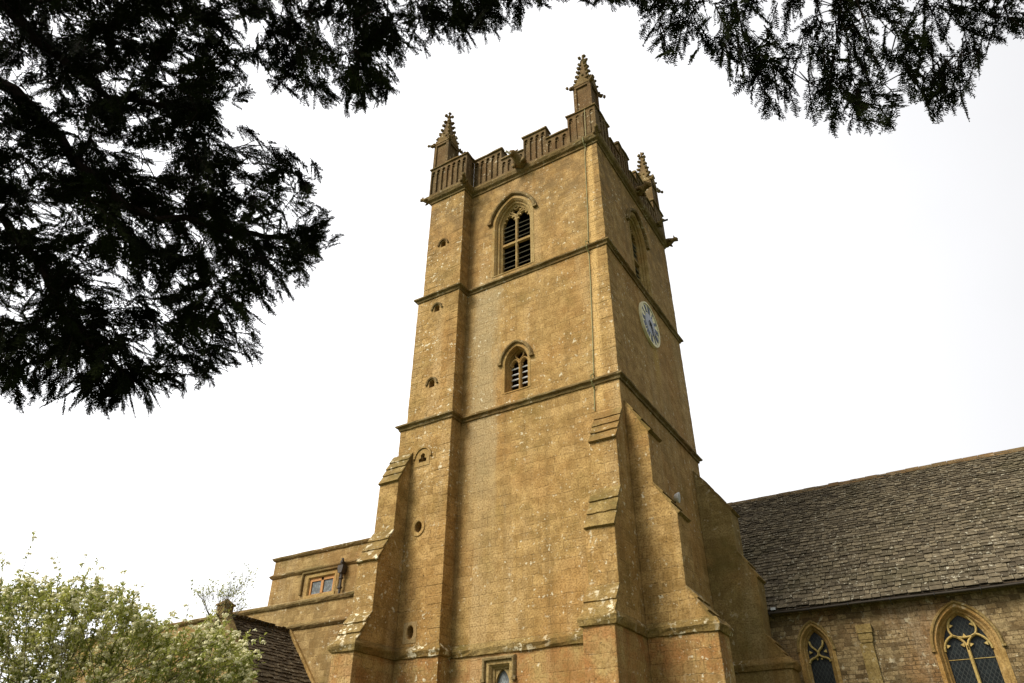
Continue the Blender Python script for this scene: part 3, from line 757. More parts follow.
# ================================================================== flood lamp
def lamp():
    c = thing('flood_lamp', (0, 3.45, 9.73), 'small round white flood lamp on the shaded tower side below the clock', 'lamp')
    ax = Vector((1, .12, -.15)).normalized(); o = Vector((.20, 3.40, 9.74))
    m = MB(); m.tube([o-ax*.12, o-ax*.08, o, o+ax*.05], [.05, .11, .155, .165], 16); m.build('housing', WHITE, c, smooth=False)
    m = MB(); m.tube([o+ax*.051, o+ax*.056], .15, 16); m.build('lens', LENS, c)
    m = MB(); m.tube([(0, 3.45, 9.62), (.10, 3.44, 9.62), tuple(o-ax*.1)], .025, 6); m.box(-.0, .03, 3.38, 3.52, 9.53, 9.71); m.build('bracket', DARKLEAD, c)
lamp()

# ================================================================== stone slate roofs
def slates(origin, along, up, nrm, length, rise, row0, row1, wmin, wmax, skip=None):
    """courses of uneven stone slates; origin = left end of the eave"""
    m = MB(); o = Vector(origin); a = Vector(along); u = Vector(up); n = Vector(nrm); s = 0.0; r = 0
    while s < rise:
        row = row0+(row1-row0)*(s/rise); x = -rnd.uniform(0, wmax)
        while x < length:
            wd = rnd.uniform(wmin, wmax)*(row/row0)**.4
            if not (skip and skip(x+wd/2, s)):
                L_ = row*2.0; th = rnd.uniform(.012, .026); lift = rnd.uniform(0, .026); drop = rnd.uniform(-.035, .035)+.03*math.sin(x*.9+s*1.3); tw = rnd.uniform(-.02, .02)
                c0 = o+a*x+u*(s+drop); tip = n*(.045+lift)
                p = [c0+tip-a*0, c0+a*(wd-.012)+tip+u*tw, c0+a*(wd-.012)+u*L_+n*.004, c0+u*L_+n*.004]
                k = rnd.uniform(-.012, .012)
                p[0] = p[0]+a*abs(k); q = [v-n*th for v in p[:2]]
                m.add(p+q+[c0+u*L_*.6-n*.02, c0+a*(wd-.012)+u*L_*.6-n*.02], [(0,1,2,3), (4,5,1,0), (0,3,6,4), (1,5,7,2)], rnd.random())
            x += wd
        s += row; r += 1
    return m

# ================================================================== nave
NY = 7.4; NX0, NX1 = -7.0, 17.5; EY, EZ = 7.02, 6.98; RY, RZ = 12.0, 12.46
nave = thing('church_nave', (5, 9.7, 0), 'long rubble stone nave with steep brown slate roof beside the tower', 'church nave')
NW = FRONT(NY)
n1 = dict(cx=2.56, w=.43, z0=3.4, zs=5.80, h=.72, wi=.30); n2 = dict(cx=6.49, w=.74, z0=2.9, zs=5.50, h=1.10, wi=.57); n3 = dict(n2, cx=10.6); n4 = dict(n2, cx=14.4)
op = lambda d, off=0: opening(d['cx'], d['w']+off, d['z0'], d['zs'], d['h'])
m = MB()
m.panel([(NX0, -.3), (NX1, -.3), (NX1, 7.25), (NX0, 7.25)], [op(n1), op(n2), op(n3), op(n4)], NW)
for x in (NX0, NX1): m.add([(x, NY, -.3), (x, 2*RY-NY, -.3), (x, 2*RY-NY, 7.25), (x, RY, RZ-.1), (x, NY, 7.25)], [(0,1,2,3,4)])
m.add([(NX0, 2*RY-NY, -.3), (NX1, 2*RY-NY, -.3), (NX1, 2*RY-NY, 7.25), (NX0, 2*RY-NY, 7.25)], [(3,2,1,0)])
m.build('wall', NAVEW, nave, fix=False)
up = Vector((0, RY-EY, RZ-EZ)); rise = up.length; up.normalize(); nr = Vector((0, -up.z, up.y))
rf = MB(); e = .02
rf.add([(NX0, EY, EZ-e), (NX1+.2, EY, EZ-e), (NX1+.2, RY, RZ-e), (NX0, RY, RZ-e), (NX0, 2*RY-EY, EZ-e), (NX1+.2, 2*RY-EY, EZ-e)], [(0,1,2,3), (3,2,5,4)])
rf.add([(NX0, EY, EZ-.03), (NX1, EY, EZ-.03), (NX1, NY, EZ+.02), (NX0, NY, EZ+.02)], [(3,2,1,0)])
roof = rf.build('roof', TILES2, nave, fix=False)
tl = slates((-.6, EY, EZ), (1, 0, 0), up, nr, 14.5, rise-.05, .205, .115, .13, .38)
tl.build('slate', TILES, roof, fix=False)['kind'] = 'stuff'
rg = MB(); x = -2.0
while x < 14.5:
    ln = rnd.uniform(.38, .55); j = rnd.uniform(-.015, .02)
    V = []
    for xx in (x, x+ln-.012): V += [(xx, RY-.2, RZ-.15+j), (xx, RY-.15, RZ-.09+j), (xx, RY, RZ+.06+j), (xx, RY+.17, RZ-.07+j), (xx, RY+.2, RZ-.13+j)]
    rg.add(V, [(0,5,6,1), (1,6,7,2), (2,7,8,3), (3,8,9,4), (0,1,2,3,4), (9,8,7,6,5)]); x += ln
rg.build('ridge_stones', PARA, roof)
gt = MB(); pts = []
P_g = [(-.042, .02), (-.036, -.018), (0, -.042), (.036, -.018), (.042, .02), (.034, .02), (.03, -.012), (0, -.034), (-.03, -.012), (-.034, .02)]
V = []; 
gx = [1.0+i*1.5 for i in range(12)]
for xx in gx: V += [(xx, EY-.03+a, EZ-.07+b+.012*math.sin(xx*1.7)) for a, b in P_g]
gt.add(V, [(i*10+k, i*10+(k+1) % 10, (i+1)*10+(k+1) % 10, (i+1)*10+k) for i in range(len(gx)-1) for k in range(10)])
gt.build('gutter', IRON, nave)
for i in range(14):
    gb = MB(); xx = 1.5+i*1.15; gb.tube([(xx, NY, EZ-.15), (xx, EY+.02, EZ-.135), (xx, EY-.10, EZ-.11), (xx, EY-.10, EZ-.04)], .012, 5); gb.build('gutter_bracket', DARKLEAD, nave)
hp = MB(); hp.box(1.56, 1.70, 6.95, 7.06, 6.985, 7.06); hp.build('lead_flashing', LENS, nave)
# corbel table shade: wall plate course below the eaves
wp = MB(); wp.box(NX0, NX1, NY-.05, NY, 6.88, 6.97); wp.build('wall_plate', TRIM, nave)
pl = MB(); pl.box(3.80, 4.23, NY-.14, NY, 6.12, 6.36); pl.box(3.82, 4.20, NY-.115, NY, 5.94, 6.115)
pl.prism([(3.86, 5.86), (4.16, 5.86), (4.20, 5.935), (3.82, 5.935)], NW, 0, .105); pl.box(3.80, 4.16, NY-.08, NY, -.3, 5.855)
pl.build('pilaster', GREYST, nave, bevel=.012)

def nave_window(d, big):
    cx, w, z0, zs, h, wi = (d[k] for k in ('cx', 'w', 'z0', 'zs', 'h', 'wi')); M = NW
    m = MB(); jamb_frame(m, M, cx, w, z0, zs, h, wi, .36); win = m.build('window', DRESS, nave)
    hi = h-(w-wi)*1.25
    g = MB(); g.prism(opening(cx, wi+.02, z0+.1, zs, hi+.06), M, -.34, -.32); g.build('glazing', GLASS, win)
    t = MB(); a0, a1 = -.315, -.20
    if big:
        bar(t, [(cx, z0+.2), (cx, zs+.10)], M, .085, a0, a1)
        for sg in (-1, 1):
            c2 = cx+sg*.285
            bar(t, arch(c2, .29, zs-.02, .40, 7), M, .06, a0, a1)
            bar(t, bez((cx+sg*.28, zs+.38), (cx+sg*.38, zs+.52), (cx+sg*.36, zs+.64), (cx+sg*.20, zs+.86)), M, .055, a0, a1)
            for px, pz, dd in ((-.22, .12, (1, .1)), (.22, .12, (-1, .1))): cusp(t, (c2+px, zs+pz), dd, M, .10, a0, a1-.04)
            cusp(t, (cx+sg*.30, zs+.64), (-sg, .05), M, .10, a0, a1-.04)
        bar(t, bez((cx-.28, zs+.37), (cx-.12, zs+.29), (cx+.12, zs+.29), (cx+.28, zs+.37)), M, .055, a0, a1)
        cusp(t, (cx, zs+.32), (0, 1), M, .10, a0, a1-.04)
        t.prism([(cx-wi, zs-.24), (cx+wi, zs-.24), (cx+wi, zs-.225), (cx-wi, zs-.225)], M, -.318, -.30)
    else:
        for sg in (-1, 1):
            bar(t, bez((cx+sg*.30, zs-.30), (cx+sg*.26, zs-.13), (cx+sg*.07, zs-.22), (cx, zs-.06)), M, .055, a0, a1)
            bar(t, bez((cx, zs-.06), (cx, zs+.08), (cx+sg*.19, zs+.07), (cx+sg*.20, zs+.30)), M, .055, a0, a1)
            cusp(t, (cx+sg*.25, zs+.0), (-sg, -.15), M, .09, a0, a1-.04); 
        cusp(t, (cx+.06, zs-.19), (.2, -1), M, .05, a0, a1-.04); cusp(t, (cx-.06, zs-.19), (-.2, -1), M, .05, a0, a1-.04)
    t.build('tracery', TRAC, win)
    hd = MB(); a = arch(cx, w, zs+.02, h, 10, off=.055 if big else .045); hood(hd, a, M, .62 if big else .48, .09); hd.build('hood_mould', GREYST, win)
nave_window(n1, False); nave_window(n2, True); nave_window(n3, True); nave_window(n4, True)

# ================================================================== aisle with its upper storey
AY, CY = 3.0, 6.0
ais = thing('church_aisle', (-16, 5, 0), 'low flat topped stone aisle with small upper storey left of tower', 'church aisle')
m = MB(); AW = FRONT(AY); CW = FRONT(CY)
m.panel([(-30, -.3), (XL1, -.3), (XL1, 8.42), (-30, 8.42)], [], AW)
m.add([(-30, AY, -.3), (-30, AY, 8.42), (-30, 12, 8.42), (-30, 12, -.3)], [(0,1,2,3)])
m.add([(-30, AY+.35, 8.0), (XL1, AY+.35, 8.0), (XL1, CY, 8.2), (-30, 12, 8.2)], [(0,1,2,3)])
m.add([(-30, AY+.35, 8.0), (XL1, AY+.35, 8.0), (XL1, AY+.35, 8.42), (-30, AY+.35, 8.42)], [(3,2,1,0)])
vw = [(-18.0, 9.70), (-16.42, 9.70), (-16.42, 10.49), (-18.0, 10.49)]
m.panel([(-20.4, 7.9), (XL3, 7.9), (XL3, 11.66), (-20.4, 11.66)], [vw], CW, 0, .22)
m.add([(-20.4, CY, 7.9), (-20.4, CY, 11.66), (-20.4, 12, 11.66), (-20.4, 12, 7.9)], [(0,1,2,3)])
m.add([(-20.4, CY, 11.3), (XL3, CY, 11.3), (XL3, 12, 11.5), (-20.4, 12, 11.5)], [(0,1,2,3)])
m.build('wall', AISLEW, ais, fix=False)
def run(z, path, prof, name, mat, parent): 
    m = MB(); m.sweep(path, [(a, b+z) for a, b in prof], XY, jit=.012, step=.3); return m.build(name, mat, parent)
COP = [(-.38, -.03), (0, -.10), (.06, -.09), (.11, -.02), (.12, .04), (.02, .10), (-.18, .15), (-.40, .10), (-.40, -.03)]
SML = [(0, -.13), (.04, -.12), (.11, -.04), (.12, .01), (0, .11)]
run(8.42, [(-30, AY), (XL1, AY)], COP, 'coping', TRIM, ais)
run(7.55, [(-30, AY), (XL1, AY)], SML, 'string_course', TRIM, ais)
run(11.66, [(-20.4, 11.8), (-20.4, CY), (XL3, CY)], COP, 'coping', TRIM, ais)
run(10.86, [(-20.4, 11.8), (-20.4, CY), (XL3, CY)], SML, 'string_course', TRIM, ais)
m = MB(); m.sweep([(-18.0, 9.7), (-18.0, 10.49), (-16.42, 10.49), (-16.42, 9.7)], [(-.12, -.01), (-.12, .015), (0, .015), (.05, -.06), (.05, -.2)], ON(CW), cap=False)
m.box(-18.1, -16.3, CY-.04, CY+.1, 9.56, 9.70)
vwin = m.build('mullioned_window', JAMB, ais)
m = MB()
for a, b, c, d in ((-17.95, -17.85, 9.7, 10.44), (-16.57, -16.47, 9.7, 10.44), (-17.28, -17.14, 9.7, 10.44), (-17.85, -16.57, 10.32, 10.44), (-17.85, -16.57, 9.70, 9.76)):
    m.box(a, b, CY+.08, CY+.17, c, d)
m.build('timber_frame', WOOD, vwin)
m = MB(); m.box(-17.9, -16.5, CY+.13, CY+.15, 9.7, 10.4); m.build('glazing', GLASS2, vwin)
m = MB(); hood(m, [(-18.28, 9.85), (-18.28, 10.66), (-16.14, 10.66), (-16.14, 9.85)], CW, .8); m.build('label_mould', TRIM, vwin)
m = MB(); hx, hy = -15.85, CY-.18
m.tube([(hx, hy, 7.6), (hx, hy, 10.0), (hx, hy, 10.35)], [.055, .055, .065], 8)
m.prism([(hx-.09, 10.35), (hx+.09, 10.35), (hx+.15, 10.56), (hx+.15, 10.68), (hx-.15, 10.68), (hx-.15, 10.56)], FRONT(CY-.04), 0, .28)
m.blob((hx, hy-.05, 10.80), (.11, .11, .10), .25, 8, 6); m.blob((hx+.06, hy-.10, 10.92), (.06, .06, .06), .25, 8, 5)
for z in (10.15, 9.75): m.tube([(hx, hy, z-.03), (hx, hy, z+.03)], .10, 8)
m.build('rainwater_pipe', IRON, ais, bevel=.01)

# ================================================================== porch
por = thing('church_porch', (-15.32, 1.4, 0), 'small gabled porch with dark slate roof half hidden behind the blossoming bush', 'porch')
PX, PZ, PY0 = -15.32, 7.36, -.1; sl = Vector((1.55, 0, -1.83)).normalized(); ln = 3.55
m = MB(); ex = PX+sl.x*(ln-.25); ez = PZ+sl.z*(ln-.25)-.1; ex2 = 2*PX-ex
m.add([(ex2, PY0, -.3), (ex, PY0, -.3), (ex, PY0, ez), (PX, PY0, PZ-.08), (ex2, PY0, ez)], [(0,1,2,3,4)])
m.add([(ex, PY0, -.3), (ex, AY, -.3), (ex, AY, ez), (ex, PY0, ez)], [(0,1,2,3)])
m.add([(ex2, PY0, -.3), (ex2, AY, -.3), (ex2, AY, ez), (ex2, PY0, ez)], [(3,2,1,0)])
m.build('wall', AISLEW, por, fix=False)
m = MB(); e1 = Vector((PX, 0, PZ-.03))+sl*ln
m.add([(PX, PY0, PZ-.03), (PX, AY, PZ-.03), (e1.x, AY, e1.z), (e1.x, PY0, e1.z), (2*PX-e1.x, AY, e1.z), (2*PX-e1.x, PY0, e1.z)], [(0,3,2,1), (1,4,5,0)])
pr_ = m.build('roof', TILES2, por, fix=False)
nrp = Vector((-sl.z, 0, sl.x))
eo = Vector((PX, PY0+.18, PZ))+sl*ln
tl = slates(eo, (0, 1, 0), -sl, nrp, AY-PY0-.2, ln-.03, .20, .12, .15, .34); tl.build('slate', TILES2, pr_, fix=False)['kind'] = 'stuff'
sl2 = Vector((-sl.x, 0, sl.z)); tl = slates(Vector((PX, AY-.02, PZ))+sl2*ln, (0, -1, 0), -sl2, Vector((sl2.z, 0, -sl2.x))*-1 if False else Vector((-nrp.x, 0, nrp.z)), AY-PY0-.2, ln-.03, .20, .12, .15, .34)
tl.build('slate', TILES2, pr_, fix=False)['kind'] = 'stuff'
m = MB()
for s_ in (sl, sl2):
    n_ = Vector((-s_.z, 0, s_.x)) if s_.x > 0 else Vector((s_.z, 0, -s_.x))
    a = Vector((PX, PY0+.02, PZ)); m.obox(a+s_*(ln/2)+n_*.05, s_*(ln/2+.05), (0, .17, 0), n_*.13)
m.build('gable_coping', TRIM, por, bevel=.015)
m = MB(); m.box(PX-.20, PX+.20, PY0-.20, PY0+.2, PZ-.1, PZ+.34); m.box(PX-.24, PX+.24, PY0-.24, PY0+.24, PZ+.34, PZ+.42)
m.add([(PX-.2, PY0-.2, PZ+.42), (PX+.2, PY0-.2, PZ+.42), (PX+.2, PY0+.2, PZ+.42), (PX-.2, PY0+.2, PZ+.42), (PX, PY0, PZ+.62)], [(0,1,4), (1,2,4), (2,3,4), (3,0,4)])
m.build('gable_finial', TRIM, por, bevel=.015)
m = MB(); a = Vector((PX, AY-.06, PZ)); m.obox(a+sl*(ln/2)+nrp*.09, sl*(ln/2), (0, .055, 0), nrp*.06); m.build('mortar_fillet', DRESS, por)

